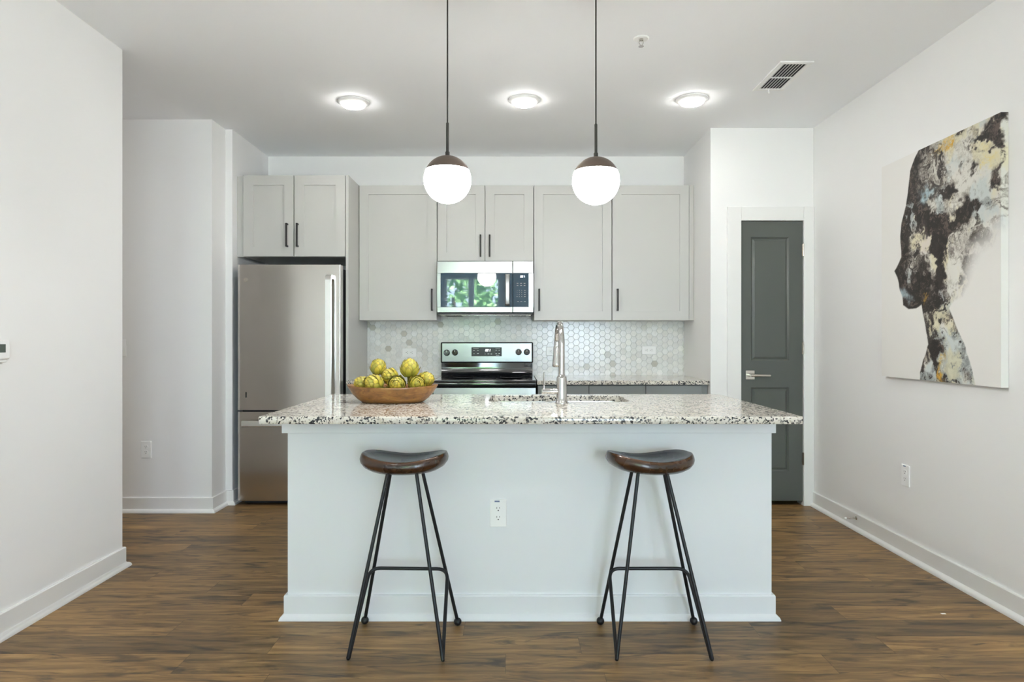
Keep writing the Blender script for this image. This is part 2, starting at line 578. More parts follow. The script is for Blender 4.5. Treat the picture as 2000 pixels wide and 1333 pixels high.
# door
d = frame_root('door_1', ((DX0 + DX1) / 2, YP + 0.018, 0.03))
LX0, LX1, LZ0, LZ1 = DX0 + 0.006, DX1 - 0.006, 0.034, DZ - 0.008
YF = YP + 0.002
bm = bmesh.new()
xs = [LX0, 1.752, 2.032, LX1]
zs = [LZ0, 0.25, 0.867, 1.062, 1.97, LZ1]
V = [[bm.verts.new((x, YF, z)) for x in xs] for z in zs]
pan = []
for j in range(5):
    for i in range(3):
        f = bm.faces.new((V[j][i], V[j][i + 1], V[j + 1][i + 1], V[j + 1][i]))
        if i == 1 and j in (1, 3): pan.append(f)
bm.normal_update()
for f in pan:
    for th, dp in ((0.010, 0.006), (0.008, 0.004), (0.022, -0.007)):
        bmesh.ops.inset_individual(bm, faces=[f], thickness=th, depth=0.0)
        for v in f.verts: v.co.y += dp
back = [bm.verts.new((x, YF + 0.036, z)) for x, z in ((LX0, LZ0), (LX1, LZ0), (LX1, LZ1), (LX0, LZ1))]
bm.faces.new(back)
bot = V[0]; top = V[5]
bm.faces.new([*bot, back[1], back[0]])
bm.faces.new([*reversed(top), back[3], back[2]][:6])
bm.faces.new([V[j][0] for j in range(5, -1, -1)] + [back[0], back[3]])
bm.faces.new([V[j][3] for j in range(6)] + [back[2], back[1]])
q = MB(); q.bm.free(); q.bm = bm
q.build('door_panel', 'door_grey', d, 12)
h = MB()
h.box(1.711, 1.777, YF - 0.009, YF, 0.925, 0.991, 0.002)
h.build('handle_rose', 'nickel', d)
h = MB()
h.lathe([(0.011, 0), (0.011, 0.04), (0.009, 0.044)], (1.738, YF - 0.009, 0.957), 'Y', 16)
h.tube([(1.736, YF - 0.048, 0.957), (1.76, YF - 0.050, 0.957), (1.82, YF - 0.050, 0.956), (1.874, YF - 0.050, 0.955), (1.879, YF - 0.050, 0.955)], [0.010, 0.010, 0.009, 0.0085, 0.005], 12)
h.build('door_handle', 'nickel', d)
for z in (0.30, 1.11, 1.83):
    h = MB()
    h.lathe([(0.007, 0), (0.007, 0.088), (0.004, 0.092)], (DX1 - 0.003, YF - 0.011, z), 'Z', 10)
    h.box(DX1 - 0.012, DX1 + 0.008, YF - 0.006, YF - 0.001, z, z + 0.088)
    h.build('hinge', 'nickel', d)

# ------------------------------------------------------------------ cabinets
def shaker(x0, x1, z0, z1, yf, stile=0.072, t=0.020, deep=0.009):
    """door leaf with a flat recessed panel; front face at y = yf"""
    def loop(k, y):
        return [(x0 + k, y, z0 + k), (x1 - k, y, z0 + k), (x1 - k, y, z1 - k), (x0 + k, y, z1 - k)]
    return MB().rings([loop(0, yf + t), loop(0, yf + 0.001), loop(0.001, yf), loop(stile, yf), loop(stile + 0.001, yf + deep)])


def slab_front(x0, x1, z0, z1, yf, t=0.02):
    return MB().box(x0, x1, yf, yf + t, z0, z1, 0.002)


def bar_pull(x, z0, z1, yf, vertical=True):
    b = MB()
    if vertical:
        b.box(x - 0.0065, x + 0.0065, yf - 0.034, yf - 0.023, z0, z1, 0.002)
        for z in (z0 + 0.006, z1 - 0.006): b.box(x - 0.0055, x + 0.0055, yf - 0.026, yf, z - 0.006, z + 0.006, 0.001)
    else:
        b.box(z0, z1, yf - 0.034, yf - 0.023, x - 0.0065, x + 0.0065, 0.002)
        for z in (z0 + 0.006, z1 - 0.006): b.box(z - 0.006, z + 0.006, yf - 0.026, yf, x - 0.0055, x + 0.0055, 0.001)
    return b


YU = 5.239           # faces of the wall cabinets
ZU0, ZU1 = 1.3715, 2.452
GU = 'light grey wall cabinets'


def wall_cabinet(x0, x1, z0, z1, doors, label, filler=None, yf=YU, body_top=None):
    c = thing('wall_cabinet', ((x0 + x1) / 2, YB - 0.16, z0), label, 'cabinet', GU)
    b = MB()
    b.box(x0 + 0.001, (filler or x1) - 0.001, yf + 0.0205, YB - 0.001, z0, z1, 0.001)
    if filler:
        b.box(x1 + 0.001, filler - 0.001, yf + 0.006, yf + 0.021, z0, z1)
    b.build('cabinet_box', 'cabinet_grey', c)
    for (a, e, hx, h0, h1) in doors:
        dr = shaker(a + 0.003, e - 0.003, z0 + 0.001, z1 - 0.001, yf).build('door', 'cabinet_grey', c, 20)
        bar_pull(hx, h0, h1, yf).build('handle', 'pull_bronze', dr)
    return c


H0, H1 = 1.447, 1.622
wall_cabinet(-1.2232, -0.599, ZU0, ZU1, [(-1.2232, -0.599, -0.638, H0, H1)], 'single-door light grey wall cabinet between the fridge and the microwave')
wall_cabinet(-0.598, 0.173, 1.842, ZU1, [(-0.598, -0.216, -0.250, 1.878, 2.053), (-0.216, 0.173, -0.178, 1.878, 2.053)], 'short two-door light grey wall cabinet directly above the microwave')
wall_cabinet(0.174, 0.799, ZU0, ZU1, [(0.174, 0.799, 0.217, H0, H1)], 'single-door light grey wall cabinet beside the microwave, behind the faucet')
wall_cabinet(0.800, 1.418, ZU0, ZU1, [(0.800, 1.418, 0.842, H0, H1)], 'single-door light grey wall cabinet at the closet end, with a filler strip', filler=1.455)

# cabinet over the refrigerator with its tall end panel
YFC = 4.90
c = thing('fridge_cabinet', (-1.63, 5.2, 0), 'deep two-door light grey cabinet over the refrigerator, with tall end panel', 'cabinet')
b = MB()
b.box(-2.012, -1.2450, YFC + 0.0205, YB - 0.001, 1.838, 2.448, 0.001)
b.box(-2.064, -2.013, YFC + 0.020, YFC + 0.04, 1.838, 2.442)
b.build('cabinet_box', 'cabinet_grey', c)
MB().box(-1.2445, -1.2240, YFC + 0.006, YB - 0.001, 0.0, 2.450, 0.001).build('end_panel', 'cabinet_grey', c)
for a, e, hx in ((-2.012, -1.631, -1.678), (-1.631, -1.246, -1.600)):
    dr = shaker(a + 0.003, e - 0.003, 1.839, 2.447, YFC).build('door', 'cabinet_grey', c, 20)
    bar_pull(hx, 1.909, 2.085, YFC).build('handle', 'pull_bronze', dr)

# base cabinets
YBF = 4.853
GB = 'dark grey base cabinets'


def base_cabinet(x0, x1, label, filler=None):
    c = thing('base_cabinet', ((x0 + x1) / 2, 5.2, 0), label, 'cabinet', GB)
    b = MB()
    xe = filler or x1
    b.box(x0 + 0.001, xe - 0.001, YBF + 0.0205, YB - 0.001, 0.10, 0.8835, 0.001)
    b.box(x0 + 0.001, xe - 0.001, YBF + 0.09, YB - 0.001, 0.0, 0.10)
    b.build('cabinet_box', 'base_cabinet_grey', c)
    dw = slab_front(x0 + 0.002, x1 - 0.002, 0.722, 0.876, YBF).build('drawer', 'base_cabinet_grey', c)
    xm = (x0 + x1) / 2
    bar_pull(0.795, xm - 0.088, xm + 0.088, YBF, False).build('handle', 'pull_bronze', dw)
    dr = shaker(x0 + 0.002, x1 - 0.002, 0.104, 0.718, YBF).build('door', 'base_cabinet_grey', c, 20)
    bar_pull(x0 + 0.045, 0.52, 0.695, YBF).build('handle', 'pull_bronze', dr)


base_cabinet(0.190, 0.569, 'dark grey base cabinet standing right against the range side')
base_cabinet(0.569, 0.990, 'dark grey base cabinet in the middle of the run beyond the faucet')
base_cabinet(0.990, 1.408, 'dark grey base cabinet at the closet wall end of the run', filler=1.454)
base_cabinet(-1.2235, -0.592, 'dark grey base cabinet between the fridge end panel and the range')

for x0, x1, lb in ((0.186, 1.4555, 'speckled granite worktop running from the range to the closet wall'), (-1.2235, -0.589, 'short speckled granite worktop between fridge panel and range, behind the fruit bowl')):
    tag(MB().box(x0, x1, 4.828, YB - 0.011, 0.884, 0.914, 0.003).build('granite_worktop', 'granite'), lb, 'countertop')

# ------------------------------------------------------------------ hexagon backsplash
random.seed(5)
bs = thing('hexagon_backsplash', (0.116, YB - 0.004, 0.885), 'pale marble hexagon mosaic backsplash behind the range', 'backsplash')
BX0, BX1, BZ0, BZ1 = -1.2236, 1.4555, 0.885, 1.45
MB().box(BX0, BX1, YB - 0.006, YB - 0.0005, BZ0, BZ1).build('grout_bed', 'grout', bs, 0)
bm = bmesh.new()
lay = bm.verts.layers.float_color.new('tint')
HH = 0.0510
RC = HH / math.sqrt(3)
gap = 0.0011
ci = 0
x = BX0
while x < BX1 + RC:
    z = BZ0 + (HH / 2 if ci % 2 else 0)
    while z < BZ1 + HH:
        k = random.random()
        w_ = random.uniform(-1, 1)
        if k < 0.022: base = (196, 193, 183)
        elif k < 0.09: base = (221, 220, 215)
        else:
            l_ = random.gauss(234, 4.5)
            base = (l_ + w_, l_, l_ - 3 - 2 * w_)
        tint = rgb(*[max(0, min(255, q_)) for q_ in base])
        rings = []
        for rr, yy in ((RC - gap, YB - 0.005), (RC - gap, YB - 0.0085), (RC - gap - 0.0012, YB - 0.0095)):
            rings.append([(min(max(x + rr * math.cos(R(60 * i)), BX0), BX1), yy, min(max(z + rr * math.sin(R(60 * i)), BZ0), BZ1)) for i in range(6)])
        L = [[bm.verts.new(p) for p in r_] for r_ in rings]
        for r_ in L:
            for v in r_: v[lay] = tint
        for a_, b_ in zip(L, L[1:]):
            for i in range(6):
                bm.faces.new((a_[i], a_[(i + 1) % 6], b_[(i + 1) % 6], b_[i]))
        bm.faces.new(L[-1])
        z += HH
    x += 1.5 * RC
    ci += 1
q = MB(); q.bm.free(); q.bm = bm
q.build('hexagon_tiles', 'marble_tile', bs, 0)

# ------------------------------------------------------------------ microwave
YM = 5.140
mw = thing('microwave', (-0.21, 5.34, 1.41), 'stainless over-the-range microwave with dark glass door', 'microwave')
MX0, MX1 = -0.588, 0.168
b = MB()
b.box(MX0 + 0.003, MX1 - 0.003, YM + 0.03, YB - 0.012, 1.413, 1.838, 0.004)
b.build('microwave_case', 'dark_case', mw)
dz0, dz1, sx_ = 1.430, 1.832, 0.006
def framed_front(x0, x1, gx0, gx1, gz0, gz1, lip):
    b = MB()
    b.box(x0, x1, YM, YM + 0.03, dz0, gz0, lip)
    b.box(x0, x1, YM, YM + 0.03, gz1, dz1, lip)
    if gx0 > x0 + 0.004: b.box(x0, gx0, YM, YM + 0.03, gz0, gz1, 0.0005)
    if gx1 < x1 - 0.004: b.box(gx1, x1, YM, YM + 0.03, gz0, gz1, 0.0005)
    return b
GZ0, GZ1 = 1.474, 1.738
md = framed_front(MX0, sx_ - 0.001, -0.560, sx_ - 0.001, GZ0, GZ1, 0.003).build('microwave_door', 'bright_steel', mw)
MB().box(-0.561, sx_ - 0.0015, YM + 0.004, YM + 0.026, GZ0 - 0.001, GZ1 + 0.001, 0.002).build('door_glass', 'dark_glass', md)
b = MB()
hz = [(1.484, 0.020), (1.492, 0.036), (1.52, 0.042), (1.606, 0.046), (1.692, 0.042), (1.720, 0.036), (1.728, 0.020)]
b.rings([[(-0.053, YM - o + 0.010, z), (-0.018, YM - o + 0.010, z), (-0.018, YM - o, z), (-0.024, YM - o - 0.005, z), (-0.047, YM - o - 0.005, z), (-0.053, YM - o, z)] for z, o in hz])
b.box(-0.046, -0.025, YM - 0.03, YM + 0.006, 1.487, 1.500)
b.box(-0.046, -0.025, YM - 0.03, YM + 0.006, 1.712, 1.725)
b.build('handle', 'bright_steel', md)
b = MB(); monogram(b, -0.213, YM - 0.0005, 1.786, 0.0175); b.build('round_badge', 'badge_grey', md)
mc = framed_front(sx_ + 0.001, MX1, sx_ + 0.001, 0.131, GZ0, GZ1, 0.003).build('control_column', 'bright_steel', mw)
MB().box(sx_ + 0.0015, 0.132, YM + 0.004, YM + 0.026, GZ0 - 0.001, GZ1 + 0.001, 0.002).build('keypad_glass', 'dark_glass', mc)
b = MB()
yk = YM + 0.004
px = lambda v: (v - 1000) / 249.0
pz = lambda v: EYE + (663 - v) / 249.0
nums = ['123', '456', '789']
for r_, row_ in enumerate((567.6, 571.4, 575.5)):
    for k_, cx_ in enumerate((1009.9, 1014.2, 1018.9)):
        digit(b, nums[r_][k_], px(cx_), yk, pz(row_), 0.0062, 0.0038, 0.0009, 0)
digit(b, '0', px(1014.2), yk, pz(579.6), 0.0062, 0.0038, 0.0009, 0)
for r_, cs in ((553.8, (1010.8, 1017.8, 1024.5)), (558, (1010.8, 1017.8, 1024.5)), (589.4, (1011.8, 1018.2, 1025.2))):
    for cx_ in cs: b.box(px(cx_) - 0.007, px(cx_) + 0.007, yk - 0.0006, yk, pz(r_) - 0.0014, pz(r_) + 0.0014)
for r_ in (567.6, 571.4, 575.5, 579.6):
    b.box(px(1024.9) - 0.006, px(1024.9) + 0.007, yk - 0.0006, yk, pz(r_) - 0.0013, pz(r_) + 0.0013)
for cx_ in (1009.9, 1018.9): b.box(px(cx_) - 0.004, px(cx_) + 0.004, yk - 0.0006, yk, pz(579.6) - 0.0013, pz(579.6) + 0.0013)
b.build('keypad_lettering', 'panel_print', mc, 0)
b = MB()
for ch, cx_ in (('2', 1017.6), ('2', 1020.6), ('1', 1023.6)): digit(b, ch, px(cx_), yk, pz(540.4), 0.013, 0.0085, 0.0022)
b.build('clock_digits', 'clock_glow', mc, 0)
b = MB()
b.box(MX0 + 0.02, MX1 - 0.02, YM + 0.02, YM + 0.36, 1.4085, 1.4130, 0.001)
b.build('underside_plate', 'stainless', mw)
for x0, x1 in ((-0.535, -0.40), (-0.02, 0.115)):
    b = MB()
    for k_ in range(14): b.box(x0 + k_ * (x1 - x0) / 14, x0 + k_ * (x1 - x0) / 14 + 0.005, YM + 0.06, YM + 0.30, 1.4065, 1.4090)
    b.build('grease_filter', 'dark_case', mw, 0)
MB().rings([[(-0.36, YM + 0.04, z), (-0.05, YM + 0.04, z), (-0.10, YM + 0.26, z), (-0.31, YM + 0.26, z)] for z in (1.4070, 1.4088)]).build('cooktop_light_cover', 'black_gloss', mw)

# ------------------------------------------------------------------ range
rg = thing('cooking_range', (-0.2, 5.2, 0), 'stainless electric range with black glass cooktop', 'range')
RX0, RX1 = -0.583, 0.180
MB().box(RX0 + 0.004, RX1 - 0.004, 4.885, YB - 0.012, 0.02, 0.898, 0.003).build('range_body', 'dark_case', rg)
b = MB()
b.box(RX0, RX1, 4.838, 5.470, 0.898, 0.917, 0.006, 3)
b.box(RX0, RX1, 4.838, 4.895, 0.868, 0.899, 0.004)
b.build('cooktop', 'black_gloss', rg)
for cx_, cy_, rr in ((-0.39, 5.02, 0.10), (-0.01, 5.02, 0.115), (-0.39, 5.28, 0.085), (-0.01, 5.28, 0.085)):
    b = MB(); b.lathe([(rr, 0), (rr, 0.0006), (rr - 0.003, 0.0006), (rr - 0.003, 0)], (cx_, cy_, 0.9170), 'Z', 48)
    b.build('burner_ring', 'dark_case', rg)
fr = MB()
fr.prism([(4.886, 0.866), (4.848, 0.866), (4.832, 0.860), (4.8255, 0.806), (4.811, 0.79), (4.811, 0.244), (4.815, 0.24), (4.886, 0.24)], RX0 + 0.006, RX1 - 0.006)
od = fr.build('oven_door', 'bright_steel', rg)
MB().box(-0.46, 0.06, 4.8085, 4.816, 0.40, 0.66, 0.003).build('oven_window', 'dark_glass', od)
b = MB(); b.tube([(-0.53, 4.772, 0.755), (0.127, 4.772, 0.755)], 0.012); b.box(-0.52, -0.50, 4.772, 4.813, 0.746, 0.764); b.box(0.097, 0.117, 4.772, 4.813, 0.746, 0.764)
b.build('handle', 'bright_steel', od)
MB().box(RX0 + 0.006, RX1 - 0.006, 4.842, 4.886, 0.06, 0.234, 0.005).build('storage_drawer', 'stainless', rg)
bgx0, bgx1 = -0.594, 0.176
b = MB()
prof = [(5.462, 1.026), (5.4615, 0.99), (5.461, 0.952), (5.452, 0.937), (5.436, 0.927), (5.415, 0.921), (5.405, 0.918), (YB - 0.012, 0.918), (YB - 0.012, 1.026)]
b.prism(prof, bgx0 + 0.006, bgx1 - 0.006)
b.build('splash_curve', 'black_gloss', rg, 60)
b = MB(); b.box(bgx0, bgx1, 5.455, YB - 0.012, 1.022, 1.195, 0.010, 4); bgd = b.build('backguard', 'black_satin', rg)
q5 = lambda v: (v - 1000) / 234.4
z5 = lambda v: EYE + (663 - v) / 234.4
MB().box(q5(863.6), q5(1038.4), 5.4515, 5.457, z5(707), z5(671), 0.0015).build('steel_fascia', 'bright_steel', bgd)
MB().box(q5(921), q5(980), 5.4480, 5.454, z5(696.2), z5(678.8), 0.003, 3).build('display_panel', 'black_satin', bgd)
b = MB()
for ch, cx_ in (('2', 949.6), ('2', 952.7), ('1', 956.4)): digit(b, ch, q5(cx_), 5.4478, z5(684.6), 0.0165, 0.0095, 0.0027, 0.2)
b.build('clock_digits', 'clock_glow', bgd, 0)
b = MB()
for kx, ky, ww in ((400, 370, 30), (590, 370, 30), (400, 530, 24), (590, 520, 45), (940, 545, 14), (1100, 540, 40), (1245, 545, 36), (1480, 360, 36), (1630, 360, 32), (1480, 530, 36), (1630, 520, 40)):
    cx_, cz_ = q5(910 + kx / 25), z5(670 + ky / 25)
    b.box(cx_ - ww / 25 / 234, cx_ + ww / 25 / 234, 5.4470, 5.4482, cz_ - 0.0022, cz_ + 0.0022)
for kx, ky, ww in ((490, 280, 135), (1555, 270, 115), (1550, 605, 85)):
    cx_, cz_ = q5(910 + kx / 25), z5(670 + ky / 25)
    b.box(cx_ - ww / 25 / 234, cx_ + ww / 25 / 234, 5.4470, 5.4482, cz_ - 0.0011, cz_ + 0.0011)
b.build('display_lettering', 'panel_print', bgd, 0)
for kx, ky in ((872.8, 689.4), (888.9, 688.9), (1012.8, 688), (1028.9, 688)):
    cx_, cz_ = q5(kx), z5(ky)
    b = MB()
    b.lathe([(0.0262, 0), (0.0262, 0.004), (0.0235, 0.006), (0.0215, 0.022), (0.019, 0.026)], (cx_, 5.4515, cz_), 'Y', 28)
    b.rings([[(cx_ - 0.0055, y_, cz_ - 0.021), (cx_ + 0.0055, y_, cz_ - 0.021), (cx_ + 0.0045, y_, cz_ + 0.021), (cx_ - 0.0045, y_, cz_ + 0.021)] for y_ in (5.427, 5.415)])
    kn = b.build('knob', 'black_gloss', bgd, 40)
    b = MB()
    b.box(cx_ - 0.0013, cx_ + 0.0013, 5.4143, 5.4152, cz_ + 0.004, cz_ + 0.019)
    b.build('pointer', 'panel_print', kn, 0)

# ------------------------------------------------------------------ refrigerator
fg = thing('refrigerator', (-1.632, 5.15, 0), 'stainless bottom-freezer refrigerator beside the hallway wall', 'refrigerator')
FX0, FX1 = -2.012, -1.2545
YFR = 4.800
b = MB()
b.box(FX0 + 0.004, FX1 - 0.006, YFR + 0.075, 5.50, 0.03, 1.745, 0.006)
b.build('fridge_case', 'dark_case', fg)
MB().box(FX0 + 0.02, FX1 - 0.02, YFR + 0.09, YFR + 0.14, 0.0, 0.06).build('toe_grille', 'shadow_black', fg)
def bowed(x0, x1, z0, z1):
    """door skin: flat with softly rounded upright edges"""
    n = []
    r_ = 0.022
    for a_ in range(0, 7): n.append((x0 + r_ - r_ * math.cos(R(a_ * 15)), YFR + r_ * 0.6 - r_ * 0.6 * math.sin(R(a_ * 15))))
    for a_ in range(6, -1, -1): n.append((x1 - 0.008 + 0.008 * math.cos(R(a_ * 15)), YFR + 0.008 - 0.008 * math.sin(R(a_ * 15))))
    n += [(x1, YFR + 0.068), (x0, YFR + 0.068)]
    k = MB()
    k.rings([[(x + (0.002 if z in (z0, z1) else 0) * (1 if x < (x0 + x1) / 2 else -1), y + (0.002 if z in (z0, z1) else 0), z) for x, y in n] for z in (z0, z0 + 0.002, z1 - 0.002, z1)])
    return k
ud = bowed(FX0, FX1, 0.699, 1.767).build('fridge_door', 'stainless', fg, 40)
b = MB()
hx0, hx1 = -1.352, -1.310
pr = [(1.69, 0.0), (1.688, 0.035), (1.675, 0.052), (1.60, 0.056), (1.2, 0.058), (0.86, 0.056), (0.785, 0.052), (0.772, 0.035), (0.770, 0.0)]
b.rings([[(hx0, YFR - o, z), (hx1, YFR - o, z), (hx1, YFR - o + 0.0, z)] for z, o in pr], False, False) if False else None
outer = [(YFR + 0.004, 1.690), (YFR - 0.040, 1.690), (YFR - 0.056, 1.678), (YFR - 0.060, 1.65), (YFR - 0.060, 0.81), (YFR - 0.056, 0.782), (YFR - 0.040, 0.770), (YFR + 0.004, 0.770)]
inner = [(YFR + 0.004, 0.800), (YFR - 0.030, 0.800), (YFR - 0.044, 0.815), (YFR - 0.044, 1.645), (YFR - 0.030, 1.660), (YFR + 0.004, 1.660)]
b.prism(outer + inner, hx0, hx1)
b.build('handle', 'handle_steel', ud, 50)
b = MB(); monogram(b, -1.952, YFR - 0.0005, 1.655, 0.0165); b.lathe([(0.0155, 0), (0.0150, 0.0008)], (-1.952, YFR, 1.655), 'Y', 24); b.build('round_badge', 'nickel', ud)
MB().box(-1.954, -1.942, YFR - 0.001, YFR + 0.002, 0.792, 0.832, 0.001).build('feature_sticker', 'dark_slot', ud)
fd = bowed(FX0, FX1, 0.034, 0.688).build('freezer_drawer', 'stainless', fg, 40)
b = MB(); b.box(FX0 + 0.05, FX1 - 0.05, YFR - 0.058, YFR - 0.040, 0.585, 0.628, 0.005); b.box(FX0 + 0.07, FX0 + 0.10, YFR - 0.045, YFR + 0.004, 0.594, 0.619); b.box(FX1 - 0.10, FX1 - 0.07, YFR - 0.045, YFR + 0.004, 0.594, 0.619)
b.build('handle', 'handle_steel', fd)
MB().box(FX1 - 0.10, FX1 - 0.01, YFR + 0.02, YFR + 0.12, 1.7455, 1.766, 0.006).build('hinge_cover', 'dark_case', fg)

# ------------------------------------------------------------------ island
IX0, IX1, IY0, IY1 = -0.9786, 1.1327, 2.860, 3.600
isl = thing('kitchen_island', (0.077, 3.2, 0), 'white panelled kitchen island carrying the granite top', 'kitchen island')
MB().box(IX0, IX1, IY0, IY0 + 0.11, 0, 0.8838).build('front_panel', 'island_paint', isl, 0)
for x0, x1 in ((IX0, IX0 + 0.02), (IX1 - 0.02, IX1)):
    MB().box(x0, x1, IY0 + 0.11, IY1, 0, 0.8838).build('side_panel', 'island_paint', isl, 0)
k = MB()
k.box(IX0 + 0.02, IX1 - 0.02, IY1 - 0.02, IY1, 0.1, 0.8838)
k.box(IX0 + 0.02, IX1 - 0.02, IY1 - 0.09, IY1 - 0.07, 0.0, 0.1)
k.build('cabinet_back', 'base_cabinet_grey', isl, 0)
k = MB()
k.box(IX0 - 0.020, IX1 + 0.012, IY0 - 0.020, IY0, 0.812, 0.8838, 0.002)
k.box(IX0 - 0.020, IX0, IY0, IY1, 0.812, 0.8838, 0.002)
k.box(IX1, IX1 + 0.012, IY0, IY1, 0.812, 0.8838, 0.002)
k.build('top_trim', 'island_paint', isl)
prof = [(0, 0), (0.030, 0), (0.030, 0.004), (0.026, 0.014), (0.016, 0.022), (0.013, 0.026), (0.013, 0.101), (0.011, 0.106), (0, 0.106)]
k = MB()
def sweep(pts_of):
    k.rings([[pts_of(i, d_, z_) for d_, z_ in prof] for i in range(4)])
cs = [(IX0, IY1, -1, 0), (IX0, IY0, -1, -1), (IX1, IY0, 1, -1), (IX1, IY1, 1, 0)]
sweep(lambda i, d_, z_: (cs[i][0] + cs[i][2] * d_, cs[i][1] + cs[i][3] * d_, z_))
k.build('baseboard', 'island_paint', isl)

# granite island top with the sink cut-out
TX0, TX1, TY0, TY1 = -1.004, 1.153, 2.586, 3.644
SX0, SX1, SY0, SY1 = -0.115, 0.585, 3.200, 3.560
TZ0, TZ1 = 0.884, 0.914
def rrect(x0, x1, y0, y1, r_, n):
    out = []
    for cx_, cy_, a0 in ((x1 - r_, y1 - r_, 0), (x0 + r_, y1 - r_, 90), (x0 + r_, y0 + r_, 180), (x1 - r_, y0 + r_, 270)):
        for i in range(n + 1):
            a_ = R(a0 + 90 * i / n)
            out.append((cx_ + r_ * math.cos(a_), cy_ + r_ * math.sin(a_)))
    return out
b = MB()
o0 = rrect(TX0, TX1, TY0, TY1, 0.012, 6); o1 = rrect(TX0 + 0.003, TX1 - 0.003, TY0 + 0.003, TY1 - 0.003, 0.009, 6)
i0 = rrect(SX0, SX1, SY0, SY1, 0.055, 6); i1 = rrect(SX0 - 0.002, SX1 + 0.002, SY0 - 0.002, SY1 + 0.002, 0.057, 6)
z_ = lambda L, zz: [(x, y, zz) for x, y in L]
loops = [z_(i0, TZ0), z_(i0, TZ1 - 0.002), z_(i1, TZ1), z_(o1, TZ1), z_(o0, TZ1 - 0.003), z_(o0, TZ0 + 0.003), z_(o1, TZ0), z_(i0, TZ0)]
b.rings(loops, False, False)
bmesh.ops.remove_doubles(b.bm, verts=b.bm.verts[:], dist=1e-5)
tag(b.build('island_countertop', 'granite', smooth=50), 'large speckled granite countertop on the white island', 'countertop')

sk = thing('kitchen_sink', (0.235, 3.38, 0.70), 'stainless undermount sink in the island countertop', 'sink')
a0 = rrect(SX0 - 0.02, SX1 + 0.02, SY0 - 0.02, SY1 + 0.02, 0.06, 6)
a1 = rrect(SX0 - 0.004, SX1 + 0.004, SY0 - 0.004, SY1 + 0.004, 0.055, 6)
a2 = rrect(SX0 + 0.01, SX1 - 0.01, SY0 + 0.01, SY1 - 0.01, 0.05, 6)
a3 = rrect(SX0 + 0.03, SX1 - 0.03, SY0 + 0.03, SY1 - 0.03, 0.04, 6)
b = MB()
b.rings([z_(a0, 0.8800), z_(a0, 0.8832), z_(a1, 0.8832), z_(a2, 0.71), z_(a3, 0.70), z_(a3, 0.696), z_(a2, 0.704), z_(a0, 0.8800)], False, False)
b.rings([z_(a3, 0.7005), z_(a3, 0.699)])
b.build('sink_basin', 'stainless', sk, 40)
MB().lathe([(0.045, 0), (0.045, 0.003), (0.03, 0.001), (0.0, 0.001)], (0.235, 3.40, 0.701), 'Z', 24, True, False).build('drain', 'chrome', sk)

# faucet
FC = (0.238, 3.137)
fa = thing('kitchen_faucet', (FC[0], FC[1], 0.914), 'tall chrome gooseneck faucet at the island sink', 'faucet')
MB().lathe([(0.032, 0.0), (0.032, 0.004), (0.027, 0.010), (0.0255, 0.03), (0.0245, 0.07), (0.0245, 0.118), (0.0235, 0.126), (0.0165, 0.132), (0.0150, 0.138)], (FC[0], FC[1], 0.9145), 'Z', 32).build('faucet_body', 'chrome', fa, 50)
b = MB()
pts = [(FC[0], FC[1], 1.045), (FC[0], FC[1], 1.20)]
Rr = 0.098
for i in range(0, 17):
    a_ = PI - PI * i / 16 * 1.06
    pts.append((FC[0] - 0.010 * i / 16, FC[1] + Rr + Rr * math.cos(a_), 1.213 - 0.014 + Rr * math.sin(a_)))
b.tube(pts, 0.0145, 18)
b.build('gooseneck_spout', 'chrome', fa, 50)
e_ = Vector(pts[-1]); dn = (Vector(pts[-1]) - Vector(pts[-2])).normalized()
b = MB()
P = [e_ + dn * t_ for t_ in (-0.004, 0.0, 0.004, 0.05, 0.085, 0.098, 0.102)]
b.tube(P, [0.0150, 0.0165, 0.0170, 0.0180, 0.0205, 0.0205, 0.018], 20)
b.build('spray_head', 'chrome', fa, 50)
b = MB()
b.lathe([(0.0135, 0), (0.0140, 0.004), (0.0140, 0.034), (0.0132, 0.036), (0.0140, 0.038), (0.0140, 0.078), (0.0120, 0.081)], (0, 0, 0), 'Z', 20)
bmesh.ops.transform(b.bm, matrix=Matrix.Translation((FC[0] - 0.015, FC[1], 0.970)) @ Matrix.Rotation(R(-90), 4, 'Y'), verts=b.bm.verts[:])
b.build('valve_barrel', 'chrome', fa, 50)
b = MB(); b.tube([(FC[0] - 0.085, FC[1], 0.976), (FC[0] - 0.084, FC[1] - 0.002, 1.02), (FC[0] - 0.084, FC[1] - 0.004, 1.062)], [0.0052, 0.0050, 0.0046], 12)
b.build('lever', 'chrome', fa, 50)

# ------------------------------------------------------------------ bowl and artichokes
BC = (-0.582, 3.200, 0.914)
def bowl_ring(a_, b_, h_, sag=0.0):
    out = []
    for i in range(64):
        t_ = 2 * PI * i / 64
        ct, st = math.cos(t_), math.sin(t_)
        out.append((BC[0] + a_ * math.copysign(abs(ct) ** 0.92, ct), BC[1] + b_ * math.copysign(abs(st) ** 0.92, st), BC[2] + h_ + sag * (ct * ct - 0.5)))
    return out
b = MB()
P = [(0.140, 0.098, 0.0006, 0), (0.150, 0.106, 0.003, 0), (0.174, 0.120, 0.020, .001), (0.198, 0.130, 0.045, .003), (0.2150, 0.136, 0.070, .006), (0.2205, 0.1375, 0.079, .008), (0.2195, 0.1365, 0.0815, .008),
     (0.2120, 0.1300, 0.080, .008), (0.200, 0.121, 0.064, .006), (0.178, 0.104, 0.038, .003), (0.150, 0.084, 0.020, 0.001), (0.10, 0.05, 0.0135, 0), (0.04, 0.02, 0.012, 0)]
b.rings([bowl_ring(*p) for p in P])
tag(b.build('dough_bowl', 'bowl_wood', smooth=60), 'long oval wooden bowl heaped with artichokes on the island', 'bowl')


